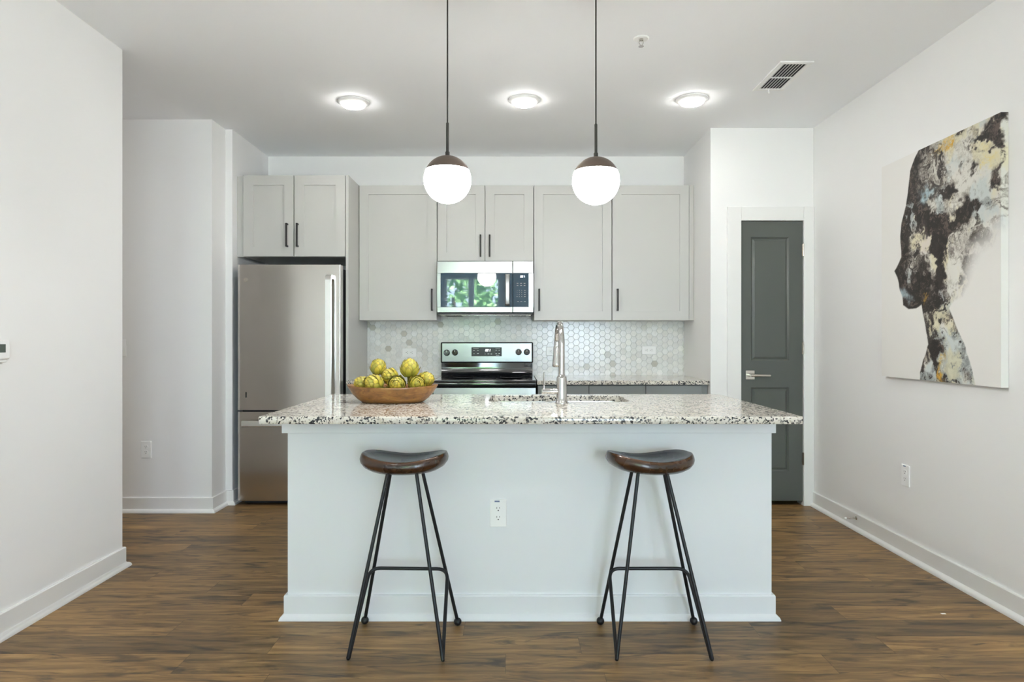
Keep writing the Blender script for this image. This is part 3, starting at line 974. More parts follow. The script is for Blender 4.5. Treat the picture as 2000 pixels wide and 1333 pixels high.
def artichoke_meshes(seed):
    rnd = random.Random(seed)
    bm = bmesh.new()
    lay = bm.verts.layers.float_color.new('tint')
    # core
    n0 = len(bm.verts)
    bmesh.ops.create_uvsphere(bm, u_segments=14, v_segments=10, radius=1.0, matrix=Matrix.Diagonal((0.78, 0.78, 0.88, 1)))
    for v in bm.verts: v[lay] = rgb(84, 88, 36)
    N = 54
    for k in range(N):
        f_ = k / (N - 1)
        th = k * 2.39996 + rnd.uniform(-.15, .15)
        lat0 = -1.0 + 2.0 * f_ ** 0.95               # latitude where the bract starts
        L = 0.98 - 0.36 * f_ + rnd.uniform(-.06, .06)
        W = 0.50 - 0.22 * f_ + rnd.uniform(-.04, .04)
        off0 = 0.015
        off1 = 0.30 - 0.17 * f_ + rnd.uniform(-.06, .10)
        NU_, NV_ = 7, 7
        grid = []
        g0 = rnd.uniform(-26, 26)
        for i in range(NU_):
            s_ = i / (NU_ - 1)
            la = min(lat0 + s_ * L, 1.53)
            rr0 = 0.80 + off0 + off1 * s_ ** 1.3
            shape = (0.80 + 0.62 * s_ - 1.36 * s_ ** 2.6) if s_ < 1 else 0.05
            wd = W * max(shape, 0.05)
            row_ = []
            for j in range(NV_):
                t_ = (j / (NV_ - 1) - .5) * 2
                rr = rr0 + 0.045 * (1 - t_ * t_) * (1 - .5 * s_)
                da = t_ * wd / max(0.34, math.cos(la))
                zs = 1.10 * math.sin(la) * (0.90 + (rr - .80) * .8)
                x_ = rr * math.cos(la) * math.cos(th + da); y_ = rr * math.cos(la) * math.sin(th + da)
                v = bm.verts.new((x_, y_, zs))
                edge = (0.85 if abs(t_) > .9 else 0.0) * (0.4 + .6 * s_) + 0.75 * max(0, s_ - .8) / .2
                c0 = (136 + g0, 148 + g0 * .6, 54); c1 = (216 + g0, 194 + g0 * .6, 78); c2 = (66, 54, 28)
                mid = [c0[q_] * (1 - s_) + c1[q_] * s_ for q_ in range(3)]
                edge = min(edge, 1)
                v[lay] = rgb(*[mid[q_] * (1 - edge) + c2[q_] * edge for q_ in range(3)])
                row_.append(v)
            grid.append(row_)
        for i in range(NU_ - 1):
            for j in range(NV_ - 1):
                bm.faces.new((grid[i][j], grid[i][j + 1], grid[i + 1][j + 1], grid[i + 1][j]))
    st = MB()
    st.lathe([(0.20, -1.25), (0.21, -1.22), (0.19, -1.05), (0.24, -0.85), (0.30, -0.78)], (0, 0, 0), 'Z', 12)
    stl = st.bm.verts.layers.float_color.new('tint')
    for v in st.bm.verts: v[stl] = rgb(74, 84, 44)
    for v in st.bm.verts:
        if v.co.z < -1.21: v[stl] = rgb(110, 116, 60)
    q = MB(); q.bm.free(); q.bm = bm
    return q, st


ARTS = [  # x, y, z, radius, tilt towards (dx, dy), tilt degrees, label
    (-0.670, 3.280, 1.076, 0.040, 0.1, 0.2, 8, 'pale upright artichoke on top of the pile at the fridge end'),
    (-0.504, 3.230, 1.071, 0.047, 0.2, 0.5, 6, 'tall upright artichoke on top of the pile at the range end'),
    (-0.599, 3.240, 1.035, 0.041, -0.9, -0.3, 68, 'artichoke lying on its side in the middle of the pile, under the upright pair'),
    (-0.660, 3.145, 1.004, 0.046, -0.8, -0.5, 62, 'big green artichoke at the front of the bowl, fridge end'),
    (-0.735, 3.212, 1.000, 0.036, -1, 0.2, 70, 'artichoke at the bowl tip towards the fridge, half hidden by a bigger one'),
    (-0.551, 3.130, 1.003, 0.043, -0.1, -1, 66, 'rounded artichoke at the front centre of the bowl'),
    (-0.458, 3.150, 1.003, 0.041, 0.4, -1, 64, 'artichoke at the front of the bowl just beside the centre one, range end'),
    (-0.428, 3.228, 1.017, 0.040, 1, 0.1, 58, 'artichoke at the bowl tip towards the range'),
    (-0.598, 3.205, 0.962, 0.028, 0.2, -0.6, 40, 'artichoke low in the bowl, glimpsed between the two front ones'),
]
for i, (x, y, z, r_, dx, dy, tilt, lb) in enumerate(ARTS):
    o = thing('artichoke', (0, 0, 0), lb, 'artichoke', 'artichokes in the wooden bowl')
    q, st = artichoke_meshes(20 + i)
    q.build('bracts', 'artichoke_green', o, 70)
    st.build('stem', 'artichoke_green', o, 50)
    o.location = (x, y, z)
    o.scale = (r_, r_, r_ * 1.0)
    axis = Vector((0, 0, 1)).cross(Vector((dx, dy, 0)).normalized())
    o.rotation_mode = 'QUATERNION'
    o.rotation_quaternion = Matrix.Rotation(R(tilt), 3, axis).to_quaternion() @ Matrix.Rotation(i * 1.3, 3, 'Z').to_quaternion()

# ------------------------------------------------------------------ stools
def smooth_path(P, r_, n=6):
    """round the inner corners of a polyline"""
    P = [Vector(p) for p in P]
    out = [P[0]]
    for a_, b_, c_ in zip(P, P[1:], P[2:]):
        d0 = min(r_, (b_ - a_).length * .45); d1 = min(r_, (c_ - b_).length * .45)
        s0 = b_ + (a_ - b_).normalized() * d0; s1 = b_ + (c_ - b_).normalized() * d1
        for i in range(n + 1):
            t_ = i / n
            out.append(s0 * (1 - t_) ** 2 + b_ * 2 * t_ * (1 - t_) + s1 * t_ * t_)
    out.append(P[-1])
    return out


def bar_stool(SC, lean, turn, tip, label):
    """lean: how far the seat sits sideways of the feet; turn: the seat's twist; tip: how much its ends differ in height"""
    ca, sa = math.cos(turn), math.sin(turn)
    stool = thing('bar_stool', SC, label, 'bar stool', 'bar stools at the island')
    # saddle seat
    b = MB()
    A, Bq = 0.176, 0.140
    prof = [(0.0, 'b', 0.0), (0.55, 'b', 0.001), (0.80, 'b', 0.006), (0.92, 'b', 0.016), (0.985, 's', 0.30), (1.0, 's', 0.55), (0.985, 's', 0.80), (0.955, 't', -0.003), (0.92, 't', 0.0), (0.80, 't', -0.006), (0.60, 't', -0.011), (0.3, 't', -0.015), (0.0, 't', -0.016)]
    rings = []
    def top_z(x, y): return 0.742 - tip * x / A + 0.030 * (abs(x) / A) ** 1.8 + 0.006 * max(0, -y / Bq)
    def bot_z(x, y): return 0.690 - tip * x / A + 0.014 * (abs(x) / A) ** 2.2
    for rho, kind, val in prof:
        ring = []
        for i in range(72):
            t_ = 2 * PI * i / 72
            ct, st_ = math.cos(t_), math.sin(t_)
            e1 = 0.84
            x = A * math.copysign(abs(ct) ** e1, ct); y = Bq * math.copysign(abs(st_) ** e1, st_)
            if y > 0: y *= 0.88 + 0.12 * (x / A) ** 2 * 1.6          # slightly waisted back edge
            x *= max(rho, 1e-3); y *= max(rho, 1e-3)
            tz, bz = top_z(x, y), bot_z(x, y)
            if kind == 'b': z = bz + val
            elif kind == 't': z = tz + val
            else: z = (bz + 0.016) * (1 - val) + (tz - 0.006) * val
            ring.append((SC.x + lean + x * ca - y * sa, SC.y + x * sa + y * ca, z))
        rings.append(ring)
    b.rings(rings, True, True)
    bmesh.ops.remove_doubles(b.bm, verts=b.bm.verts[:], dist=1e-5)
    seat = b.build('seat', 'seat_wood', stool, 80)
    rod = 0.0072
    TOPF = {s_: Vector((SC.x + lean + s_ * 0.056, 2.585, 0.697)) for s_ in (-1, 1)}
    TOPR = {s_: Vector((SC.x + lean + s_ * 0.062, 2.672, 0.697)) for s_ in (-1, 1)}
    FOOTF = {s_: Vector((SC.x + s_ * 0.180, 2.475, rod + 0.001)) for s_ in (-1, 1)}
    FOOTR = {s_: Vector((SC.x + s_ * 0.199, 2.795, 0.018)) for s_ in (-1, 1)}
    for s_ in (-1, 1):
        b = MB(); b.tube([TOPF[s_], FOOTF[s_] + Vector((0, 0, 0.004)), FOOTF[s_] + Vector((0, 0.004, 0))], rod, 12); b.build('leg', 'stool_iron', stool, 60)
        b = MB(); b.tube([TOPR[s_], FOOTR[s_]], rod, 12); lg = b.build('leg', 'stool_iron', stool, 60)
        b = MB(); b.sphere(FOOTR[s_] + Vector((0, 0, 0)), 0.0165, 20, 12); b.build('ball_foot', 'stool_iron', lg, 60)
    def at(a_, b_, z): return a_ + (b_ - a_) * ((z - a_.z) / (b_.z - a_.z))
    RA = {s_: at(TOPR[s_], FOOTR[s_], 0.262) + Vector((0, -2 * rod, 0)) for s_ in (-1, 1)}
    path = [FOOTF[-1] + Vector((0.001, 0.006, 0.0005)), RA[-1] + Vector((0.004, 0, -0.001)), RA[1] + Vector((-0.004, 0, -0.001)), FOOTF[1] + Vector((-0.001, 0.006, 0.0005))]
    path[1] = Vector((SC.x + lean * .35 - 0.163, RA[-1].y, 0.262)); path[2] = Vector((SC.x + lean * .35 + 0.163, RA[1].y, 0.262))
    b = MB(); b.tube(smooth_path(path, 0.045, 8), rod, 12); b.build('footrest', 'stool_iron', stool, 60)
    return stool


a_stool = bar_stool(Vector((-0.4355, 2.635, 0)), 0.004, 0.0, 0.0, 'dark wood saddle bar stool with iron legs, at the fridge end of the island')
a_stool.rotation_euler = (0, 0, R(-2))
bar_stool(Vector((0.576, 2.635, 0)), -0.022, R(12), 0.004, 'dark wood saddle bar stool with iron legs, at the closet door end of the island')

# ------------------------------------------------------------------ pendant lamps
def pendant(x, y, cz, label):
    p = thing('pendant_lamp', (x, y, cz), label, 'pendant lamp', 'globe pendants over the island')
    r_ = 0.104
    ca = R(24)           # the cap reaches down to this latitude
    n = 18
    prof = [(r_ * math.cos(a_), r_ * math.sin(a_)) for a_ in [R(-90) + (ca - R(-90)) * i / 30 for i in range(31)]]
    prof[0] = (0.0008, -r_)
    MB().lathe([(q_, h_ + cz) for q_, h_ in prof], (x, y, 0), 'Z', 48).build('globe', 'globe_glow', p, 60)
    prof = [((r_ + 0.0012) * math.cos(a_), (r_ + 0.0012) * math.sin(a_)) for a_ in [ca - R(1) + (R(84) - ca) * i / 14 for i in range(15)]] + [(0.0075, r_ + 0.002)]
    MB().lathe([(q_, h_ + cz) for q_, h_ in prof], (x, y, 0), 'Z', 48, True, True).build('cap', 'lamp_bronze', p, 60)
    MB().lathe([(0.0095, r_ - 0.002), (0.0095, r_ + 0.018), (0.0065, r_ + 0.022), (0.0065, r_ + 0.145), (0.004, r_ + 0.149)], (x, y, cz), 'Z', 16).build('stem', 'cord_black', p, 40)
    MB().tube([(x, y, cz + r_ + 0.147), (x, y, CEIL - 0.02)], 0.0034, 10).build('cord', 'cord_black', p, 60)
    MB().lathe([(0.060, CEIL - 0.0005), (0.060, CEIL - 0.016), (0.057, CEIL - 0.021), (0.012, CEIL - 0.024), (0.006, CEIL - 0.032)], (x, y, 0), 'Z', 40).build('canopy', 'lamp_bronze', p, 40)


pendant(-0.284, 2.885, 1.922, 'white globe pendant with bronze cap hanging over the island, nearer the fridge')
pendant(0.370, 2.890, 1.918, 'white globe pendant with bronze cap hanging over the island, nearer the closet door')

# ------------------------------------------------------------------ ceiling fittings
cl = thing('ceiling_light', (-1.035, 4.275, CEIL), 'round white ceiling light above the refrigerator side of the kitchen', 'ceiling light', 'disc lights in the ceiling')
MB().lathe([(0.102, CEIL - 0.0005), (0.102, CEIL - 0.006), (0.096, CEIL - 0.011), (0.078, CEIL - 0.020), (0.070, CEIL - 0.022)], (-1.035, 4.275, 0), 'Z', 48).build('trim_ring', 'white_plastic', cl, 35)
MB().lathe([(0.075, CEIL - 0.0212), (0.0735, CEIL - 0.026), (0.066, CEIL - 0.0315), (0.05, CEIL - 0.034), (0.001, CEIL - 0.036)], (-1.035, 4.275, 0), 'Z', 40).build('lens', 'lens_glow', cl, 60)
for x, y, lb in ((0.080, 4.24, 'round white ceiling light in the middle of the kitchen, between the pendant cords'), (1.160, 4.225, 'round white ceiling light beside the air vent and closet'),
                 (-3.95, 4.07, 'unseen ceiling light added far along the hallway'),  # out-of-view lamp added to brighten the hallway
                 (-1.1, 0.9, 'unseen ceiling light added in the living area, window side'), (1.2, 0.9, 'unseen ceiling light added in the living area, painting side'),  # out-of-view lamps added to even out the room's light
                 (-1.1, -1.9, 'unseen ceiling light added close to the blind-covered window'), (1.2, -1.9, 'unseen ceiling light added close to the added second window')):  # two more added fill lamps behind the camera
    dup(cl, (x, y, CEIL), lb)

v = thing('air_vent', (1.588, 3.858, CEIL), 'white rectangular ceiling air vent with louvres over painted dark gaps', 'air vent')
vx0, vx1, vy0, vy1 = 1.494, 1.683, 3.647, 4.070
b = MB()
bw = 0.028
zt, zb = CEIL - 0.0005, CEIL - 0.008
b.box(vx0, vx1, vy0, vy0 + bw, zb, zt, 0.002); b.box(vx0, vx1, vy1 - bw, vy1, zb, zt, 0.002)
b.box(vx0, vx0 + bw, vy0 + bw, vy1 - bw, zb, zt, 0.002); b.box(vx1 - bw, vx1, vy0 + bw, vy1 - bw, zb, zt, 0.002)
ym = (vy0 + vy1) / 2 + 0.01
b.box(vx0 + bw, vx1 - bw, ym - 0.004, ym + 0.004, zb, zt)
b.build('vent_frame', 'white_plastic', v)
b = MB()
for i in range(8):
    x = vx0 + bw + 0.004 + i * (vx1 - vx0 - 2 * bw - 0.008) / 7
    b.rings([[(x - 0.0030, y_, zb + 0.0008), (x - 0.0022, y_, zb), (x + 0.0026, y_, zb + 0.002), (x + 0.0018, y_, zb + 0.0028)] for y_ in (vy0 + bw, vy1 - bw)])
b.build('louvres', 'white_plastic', v, 0)
MB().box(vx0 + bw, vx1 - bw, vy0 + bw, vy1 - bw, zt - 0.0012, zt).build('duct_shade', 'shadow_black', v, 0)  # flat black sheet painted in for the shade inside the duct
MB().box(1.585, 1.591, vy1 - 0.020, vy1 - 0.014, CEIL - 0.030, zb).build('damper_lever', 'white_plastic', v)

sp_ = thing('fire_sprinkler', (0.665, 3.374, CEIL), 'small white fire sprinkler on the ceiling', 'sprinkler')
MB().lathe([(0.040, CEIL - 0.0005), (0.040, CEIL - 0.003), (0.036, CEIL - 0.006), (0.024, CEIL - 0.005), (0.018, CEIL - 0.003)], (0.665, 3.374, 0), 'Z', 32).build('escutcheon', 'white_plastic', sp_, 35)
b = MB()
b.lathe([(0.010, CEIL - 0.003), (0.010, CEIL - 0.012), (0.006, CEIL - 0.014)], (0.665, 3.374, 0), 'Z', 16)
for s_ in (-1, 1): b.tube([(0.665 + s_ * 0.009, 3.374, CEIL - 0.012), (0.665 + s_ * 0.011, 3.374, CEIL - 0.024), (0.665 + s_ * 0.002, 3.374, CEIL - 0.038)], 0.0022, 8)
b.lathe([(0.003, CEIL - 0.036), (0.014, CEIL - 0.041), (0.014, CEIL - 0.0425), (0.002, CEIL - 0.043)], (0.665, 3.374, 0), 'Z', 16)
b.build('sprinkler_body', 'chrome', sp_, 40)

# ------------------------------------------------------------------ outlets, switch, thermostat, door stop
def outlet(label, loc, rot, horizontal=False, sticker=False, kind='wall_outlet', cat='outlet'):
    """built facing -Y around the origin, then turned and placed; the base lies on the wall"""
    o = thing(kind, (0, 0, 0), label, cat, 'white outlets')
    MB().box(-0.0365, 0.0365, -0.006, 0.0, -0.0595, 0.0595, 0.0028, 3).build('cover_plate', 'white_plastic', o)
    for s_ in (-1, 1):
        cz_ = s_ * 0.0195
        b = MB()
        rr = [(0.0168 * math.cos(R(a_)), max(-0.0135, min(0.0135, 0.0168 * math.sin(R(a_))))) for a_ in range(0, 360, 12)]
        b.rings([[(x, y_, cz_ + z) for x, z in rr] for y_ in (-0.004, -0.0078)])
        rc = b.build('receptacle', 'white_plastic', o)
        b = MB()
        b.box(-0.0072, -0.0052, -0.0082, -0.0076, cz_ + 0.0005, cz_ + 0.0085); b.box(0.0052, 0.0072, -0.0082, -0.0076, cz_ + 0.0015, cz_ + 0.0080)
        b.lathe([(0.0028, 0), (0.0028, 0.0005)], (0, -0.0077, cz_ - 0.0065), 'Y', 12)
        b.build('socket_slots', 'dark_slot', rc, 0)
    if sticker:
        MB().box(-0.016, 0.006, -0.0066, -0.0058, 0.049, 0.0555).build('blue_sticker', 'blue_sticker', o, 0)
    o.location = loc
    o.rotation_euler = (0, R(90) if horizontal else 0, rot)
    return o


T = YB - 0.0096
outlet('white outlet set sideways in the tile above the artichoke bowl', (-0.867, T, 1.107), 0, True)
outlet('white outlet set sideways in the tile, half hidden behind the faucet', (0.348, T, 1.118), 0, True, True)
outlet('white outlet set sideways in the tile near the closet end', (1.158, T, 1.127), 0, True)
outlet('white outlet in the front panel of the island between the stools', (-0.060, IY0, 0.461), 0, False, True)
outlet('white outlet low on the hallway wall', (-2.577, 4.62, 0.442), 0)
outlet('white outlet low on the wall under the painting', (XR, 3.675, 0.455), R(-90), False, True)
sw = thing('light_switch', (0, 0, 0), 'white light switch half hidden at the hallway corner', 'light switch')
MB().box(-0.0365, 0.0365, -0.006, 0.0, -0.0595, 0.0595, 0.0028, 3).build('cover_plate', 'white_plastic', sw)
MB().box(-0.005, 0.005, -0.018, -0.005, -0.007, 0.005, 0.001).build('toggle', 'white_plastic', sw)
sw.location = (-2.754, 4.62, 1.158)

th = thing('wall_thermostat', (XL, 2.64, 1.13), 'white thermostat with grey screen on the near wall', 'thermostat')
MB().box(XL, XL + 0.028, 2.54, 2.688, 1.138, 1.216, 0.006, 3).build('thermostat_case', 'white_plastic', th)
MB().box(XL + 0.027, XL + 0.0292, 2.56, 2.662, 1.166, 1.200, 0.0008).build('screen', 'lcd', th)
MB().box(XL, XL + 0.018, 2.545, 2.683, 1.125, 1.1385, 0.003).build('lower_flap', 'white_plastic', th)

ds = thing('door_stop', (XR - 0.013, 4.18, 0.075), 'small spring door stop on the baseboard under the painting wall', 'door stop')
zz = 0.078
b = MB(); b.lathe([(0.011, 0), (0.011, -0.003), (0.006, -0.006)], (XR - 0.0132, 4.18, zz), 'X', 16); b.build('mounting_plate', 'nickel', ds)
b = MB()
b.tube([(XR - 0.018 - 0.06 * i / 120, 4.18 + 0.0042 * math.cos(i * 0.62), zz + 0.0042 * math.sin(i * 0.62)) for i in range(121)], 0.0013, 6)
b.build('spring', 'nickel', ds, 60)
MB().lathe([(0.006, 0), (0.0065, -0.003), (0.0065, -0.010), (0.004, -0.013)], (XR - 0.077, 4.18, zz), 'X', 16).build('rubber_tip', 'white_plastic', ds)
tag(MB().box(1.905, 1.925, 2.905, 2.915, 0.0, 0.0015).build('paper_scrap', 'white_plastic', smooth=0), 'tiny white paper scrap on the floor by the baseboard', 'scrap')

# ------------------------------------------------------------------ painting
PX = 2.175; PY0, PY1, PZ0, PZ1 = 2.915, 3.856, 1.004, 2.231
def hsh(ix, iy, s_):
    v = np.sin(ix * 127.1 + iy * 311.7 + s_ * 74.7) * 43758.5453
    return v - np.floor(v)
def vn(x, y, s_):
    ix, iy = np.floor(x), np.floor(y)
    fx, fy = x - ix, y - iy
    fx = fx * fx * (3 - 2 * fx); fy = fy * fy * (3 - 2 * fy)
    return (hsh(ix, iy, s_) * (1 - fx) + hsh(ix + 1, iy, s_) * fx) * (1 - fy) + (hsh(ix, iy + 1, s_) * (1 - fx) + hsh(ix + 1, iy + 1, s_) * fx) * fy
def fbm(x, y, s_, o=6):
    t = 0; a = 0.5
    for i in range(o):
        t = t + a * vn(x, y, s_ + i * 1.7); x, y, a = x * 2.03 + 5.1, y * 2.03 + 1.3, a * 0.52
    return t
SIL = [(0.394, 1.02), (0.338, 0.973), (0.294, 0.926), (0.278, 0.851), (0.255, 0.777), (0.21, 0.702), (0.197, 0.644), (0.205, 0.594), (0.21, 0.549), (0.184, 0.523), (0.142, 0.492), (0.169, 0.462), (0.186, 0.427), (0.193, 0.404), (0.22, 0.369), (0.227, 0.33), (0.277, 0.313), (0.347, 0.314), (0.398, 0.328), (0.425, 0.264), (0.463, 0.153), (0.413, 0.09), (0.386, 0.029), (0.383, -0.03), (0.845, -0.03), (0.754, 0.155), (0.689, 0.228), (0.632, 0.304), (0.67, 0.339), (0.727, 0.354), (0.781, 0.389), (0.816, 0.434), (0.868, 0.495), (0.95, 0.523), (0.984, 0.566), (1.1, 0.59), (1.1, 1.02)]
NU, NV, NS = 280, 360, 11
U = np.concatenate([np.linspace(0, 1, NU + 1), 1 + np.linspace(0, 0.0355, NS + 1)[1:]])
Vv = np.linspace(0, 1, NV + 1)
uu, vv = np.meshgrid(U, Vv)
asp = 1.304
wx = fbm(uu * 9, vv * 9 * asp, 3) - .5; wy = fbm(uu * 9, vv * 9 * asp, 11) - .5
us, vs_ = uu + 0.018 * wx, vv + 0.014 * wy
inside = np.zeros(uu.shape, bool); dist = np.full(uu.shape, 9.0)
for (x0, y0), (x1, y1) in zip(SIL, SIL[1:] + SIL[:1]):
    cond = (y0 > vs_) != (y1 > vs_)
    with np.errstate(divide='ignore', invalid='ignore'):
        xi = (x1 - x0) * (vs_ - y0) / (y1 - y0 if y1 != y0 else 1e-9) + x0
    inside ^= cond & (us < xi)
    ex, ey = x1 - x0, (y1 - y0) * asp
    t = np.clip(((us - x0) * ex + (vs_ - y0) * asp * ey) / (ex * ex + ey * ey), 0, 1)
    dist = np.minimum(dist, np.hypot(us - x0 - t * ex, (vs_ - y0) * asp - t * ey))
sd = np.where(inside, dist, -dist)
soft = 0.007 + 0.16 * np.clip((uu - .60) / .25, 0, 1) * np.clip((.72 - vv) / .12, 0, 1) * np.clip((vv - .31) / .05, 0, 1)
mask = np.clip(sd / soft + .5 * (1 - np.clip(soft * 6, 0, .8)), 0, 1)
n2_ = fbm(uu * 28, vv * 28 * asp, 91); n2b_ = fbm(uu * 28 + 7, vv * 28 * asp + 3, 95)
u2, v2 = uu + 0.20 * wx + 0.05 * (n2_ - .5), vv + 0.15 * wy + 0.05 * (n2b_ - .5)
def blob(cu, cv, ru, rv, p=1.6):
    return np.exp(-(((u2 - cu) / ru) ** 2 + ((v2 - cv) / rv) ** 2) ** p)
q1 = fbm(uu * 6 + 4 * wx, vv * 6 * asp + 4 * wy, 53) - .5; q2 = fbm(uu * 6 + 4 * wx + 9, vv * 6 * asp + 4 * wy + 4, 59) - .5
n1 = fbm(uu * 4.5 + q1 * 3.2, vv * 4.5 * asp + q2 * 3.2, 21); n2 = fbm(uu * 11 + q1 * 6, vv * 8 * asp + q2 * 6, 33); n3 = fbm(uu * 34 + q1 * 9, vv * 30 + q2 * 9, 47, 5)
L = 0.38 + 0.85 * (uu - .5) + 0.20 * (vv - .72) + 1.7 * (n1 - .49) + 1.5 * (n2 - .49) + 0.55 * (n3 - .47)
edge = np.clip(1 - sd / 0.10, 0, 1)
L = L - 0.55 * edge * (uu < .47) * (vv > .3)
for cu, cv, ru, rv, a in ((.31, .89, .04, .12, -.4), (.40, .77, .05, .06, -.8), (.445, .697, .05, .07, -.9), (.50, .66, .06, .03, -.9), (.57, .645, .08, .028, -1.0), (.69, .648, .08, .028, -1.0), (.80, .665, .07, .03, -1.0),
                          (.516, .558, .06, .09, -1.0), (.60, .59, .05, .06, -.5), (.90, .55, .06, .02, -.4), (.967, .965, .07, .05, -1.1), (.92, .93, .06, .025, -1.0), (.985, .90, .03, .10, -.8), (.95, .80, .05, .05, -.9), (.83, .885, .04, .02, -.7), (.617, .775, .05, .035, -.9), (.72, .98, .06, .02, -.5), (.80, .83, .03, .03, -.7),
                          (.423, .60, .03, .075, 1.1), (.475, .497, .025, .035, 1.0), (.34, .47, .05, .04, .35), (.74, .77, .09, .07, .5), (.65, .86, .07, .05, .5), (.55, .73, .05, .03, .45), (.637, .42, .06, .07, .6), (.70, .45, .06, .06, .35), (.35, .66, .03, .06, .35),
                          (.32, .335, .06, .02, -.4), (.38, .42, .05, .06, -.5), (.44, .22, .02, .09, -1.1), (.567, .267, .05, .05, .5), (.52, .33, .06, .04, -.3), (.62, .22, .05, .04, .5), (.665, .14, .06, .08, .5), (.46, .06, .04, .05, .7), (.395, .06, .012, .06, -1.4), (.53, .11, .05, .04, -.8), (.62, .03, .04, .02, -.6), (.72, .03, .05, .02, -.5), (.55, .035, .05, .02, .3)):
    L = L + a * blob(cu, cv, ru, rv)
L = np.clip(L, 0, 1)
stops = [(0, (40, 35, 32)), (.22, (62, 56, 51)), (.42, (116, 108, 101)), (.60, (166, 160, 151)), (.80, (202, 199, 189)), (1, (222, 220, 212))]
pc = np.stack([np.interp(L, [s_[0] for s_ in stops], [s_[1][i] for s_ in stops]) for i in range(3)], -1)
pc = pc + (np.clip((n3 - .40) * 5, 0, 1) * np.clip((.30 - L) / .2, 0, 1))[..., None] * np.array((58, 50, 44)) * (.25 + .75 * (n2 > .5))[..., None]
def over(pc, w_, c): return pc * (1 - w_[..., None]) + np.array(c) * w_[..., None]
tb = fbm(uu * 7 + 3, vv * 7 + 9, 61); ty = fbm(uu * 8 + 13, vv * 8 + 2, 71)
pc = over(pc, np.clip((tb - .50) * 4, 0, .45) * (L > .3), (186, 203, 208))
pc = over(pc, np.clip((ty - .54) * 5, 0, .5) * (L > .45), (224, 214, 170))
pc = over(pc, blob(.463, .80, .055, .028) * .95, (178, 202, 210))
pc = over(pc, blob(.245, .385, .03, .03) * .8, (184, 204, 212))
pc = over(pc, blob(.423, .60, .028, .06) * .6, (216, 206, 204))
gold = np.clip((n3 - .40) * 6, 0, 1)
for cu, cv, ru, rv in ((.567, .985, .055, .022), (.637, .945, .03, .025), (.432, .358, .02, .022), (.597, .052, .018, .035), (.62, .015, .018, .02)):
    pc = over(pc, blob(cu, cv, ru, rv, 1.2) * gold, (214, 164, 62))
pc = over(pc, blob(.90, .87, .04, .03) * gold * .7, (226, 208, 132)); pc = over(pc, blob(.87, .835, .02, .03) * gold * .7, (226, 208, 132))
fade = np.clip((uu - .62) / .3, 0, 1) * np.clip((.60 - vv) / .16, 0, 1) * np.clip((vv - .30) / .05, 0, 1)
mask = mask * (1 - .85 * np.clip(fade * 1.4, 0, 1))
bgc = np.ones(uu.shape + (3,)) * np.array((233, 231, 227))
fin = bgc * (1 - mask[..., None]) + pc * mask[..., None]
fin = np.clip(fin / 255.0, 0, 1)
fin = np.where(fin <= 0.04045, fin / 12.92, ((fin + 0.055) / 1.055) ** 2.4)
nc, nr = len(U), NV + 1
Yc = np.where(uu <= 1, PY1 + (PY0 - PY1) * uu, PY0); Xc = np.where(uu <= 1, PX, PX + (uu - 1) * (PY1 - PY0)); Zc = PZ0 + (PZ1 - PZ0) * vv
pt = thing('canvas_painting', (XR - 0.018, 3.385, PZ0), 'large abstract canvas of a dark head in profile on the white wall', 'painting')
off = OFF[pt.name]
co = np.stack([Xc - off.x, Yc - off.y, Zc - off.z], -1).reshape(-1, 3)
idx = np.arange(nr * nc).reshape(nr, nc)
fc = np.stack([idx[:-1, :-1], idx[:-1, 1:], idx[1:, 1:], idx[1:, :-1]], -1).reshape(-1, 4)
me = bpy.data.meshes.new('painted_face')
me.from_pydata(co.tolist(), [], fc.tolist())
ca_ = me.color_attributes.new('tint', 'FLOAT_COLOR', 'POINT')
ca_.data.foreach_set('color', np.concatenate([fin.reshape(-1, 3), np.ones((nr * nc, 1))], -1).astype(np.float32).ravel())
me.materials.append(M['canvas_paint'])
po = bpy.data.objects.new('painted_face', me); COL.objects.link(po); po.parent = pt; OFF[po.name] = off
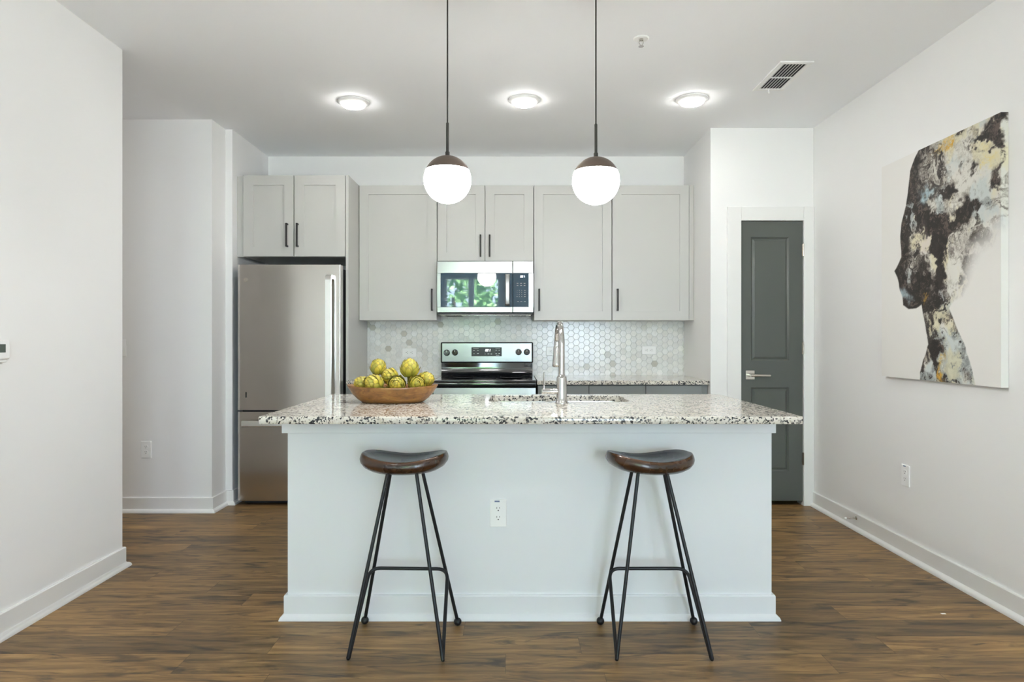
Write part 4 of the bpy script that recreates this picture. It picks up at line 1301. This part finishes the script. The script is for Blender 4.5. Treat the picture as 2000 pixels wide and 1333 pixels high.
M['canvas_white'] = mat('canvas_white', rgb(233, 231, 227), 0.7)
MB().box(PX + 0.0006, XR - 0.0012, PY0 + 0.0006, PY1, PZ0, PZ1, 0.0).build('canvas_stretcher', 'canvas_white', pt, 0)

# ------------------------------------------------------------------ outside the windows, seen mirrored in the microwave glass
struct(MB().box(-9, 9, -16, REAR - 0.16, -0.14, -0.02).build('floor_terrace', 'concrete', smooth=0))
bl = thing('window_blind', (-0.85, REAR + 0.02, 0.5), 'white slatted blind drawn down over the window', 'blind')
b = MB()
for i in range(46):
    z = 0.56 + i * 0.043
    b.box(-1.43, -0.27, REAR + 0.005, REAR + 0.042, z, z + 0.0025)
b.build('slats', 'blind_slat', bl, 0)
MB().box(-1.44, -0.26, REAR + 0.003, REAR + 0.05, 2.52, 2.56, 0.003).build('head_rail', 'blind_slat', bl)
rnd = random.Random(9)
for tx, ty_, hh, lb in ((-1.6, -8.0, 4.4, 'leafy green tree outside the blind-covered window'), (-0.4, -10.5, 5.6, 'taller leafy green tree farther beyond the terrace')):
    t_ = thing('leafy_tree', (tx, ty_, -0.02), lb, 'tree', 'trees outside')
    MB().tube([(tx, ty_, -0.02), (tx + 0.05, ty_, 1.2), (tx - 0.04, ty_, 2.4)], [0.12, 0.09, 0.05], 10).build('trunk', 'bark', t_)
    b = MB()
    for i in range(1500):
        a_, ph = rnd.uniform(0, 2 * PI), math.acos(rnd.uniform(-1, 1))
        rr = rnd.uniform(.5, 1) ** .5
        p = Vector((tx + 1.0 * rr * math.sin(ph) * math.cos(a_), ty_ + 1.0 * rr * math.sin(ph) * math.sin(a_), hh * .55 + hh * .42 * rr * math.cos(ph)))
        d1 = Vector((rnd.uniform(-1, 1), rnd.uniform(-1, 1), rnd.uniform(-1, 1))).normalized() * 0.12
        d2 = d1.cross(Vector((rnd.uniform(-1, 1), rnd.uniform(-1, 1), 0.3))).normalized() * 0.06
        b.bm.faces.new([b.bm.verts.new(p + k_) for k_ in (-d1, -d2, d1, d2)])
    b.build('leaves', 'leaf_green', t_, 0)
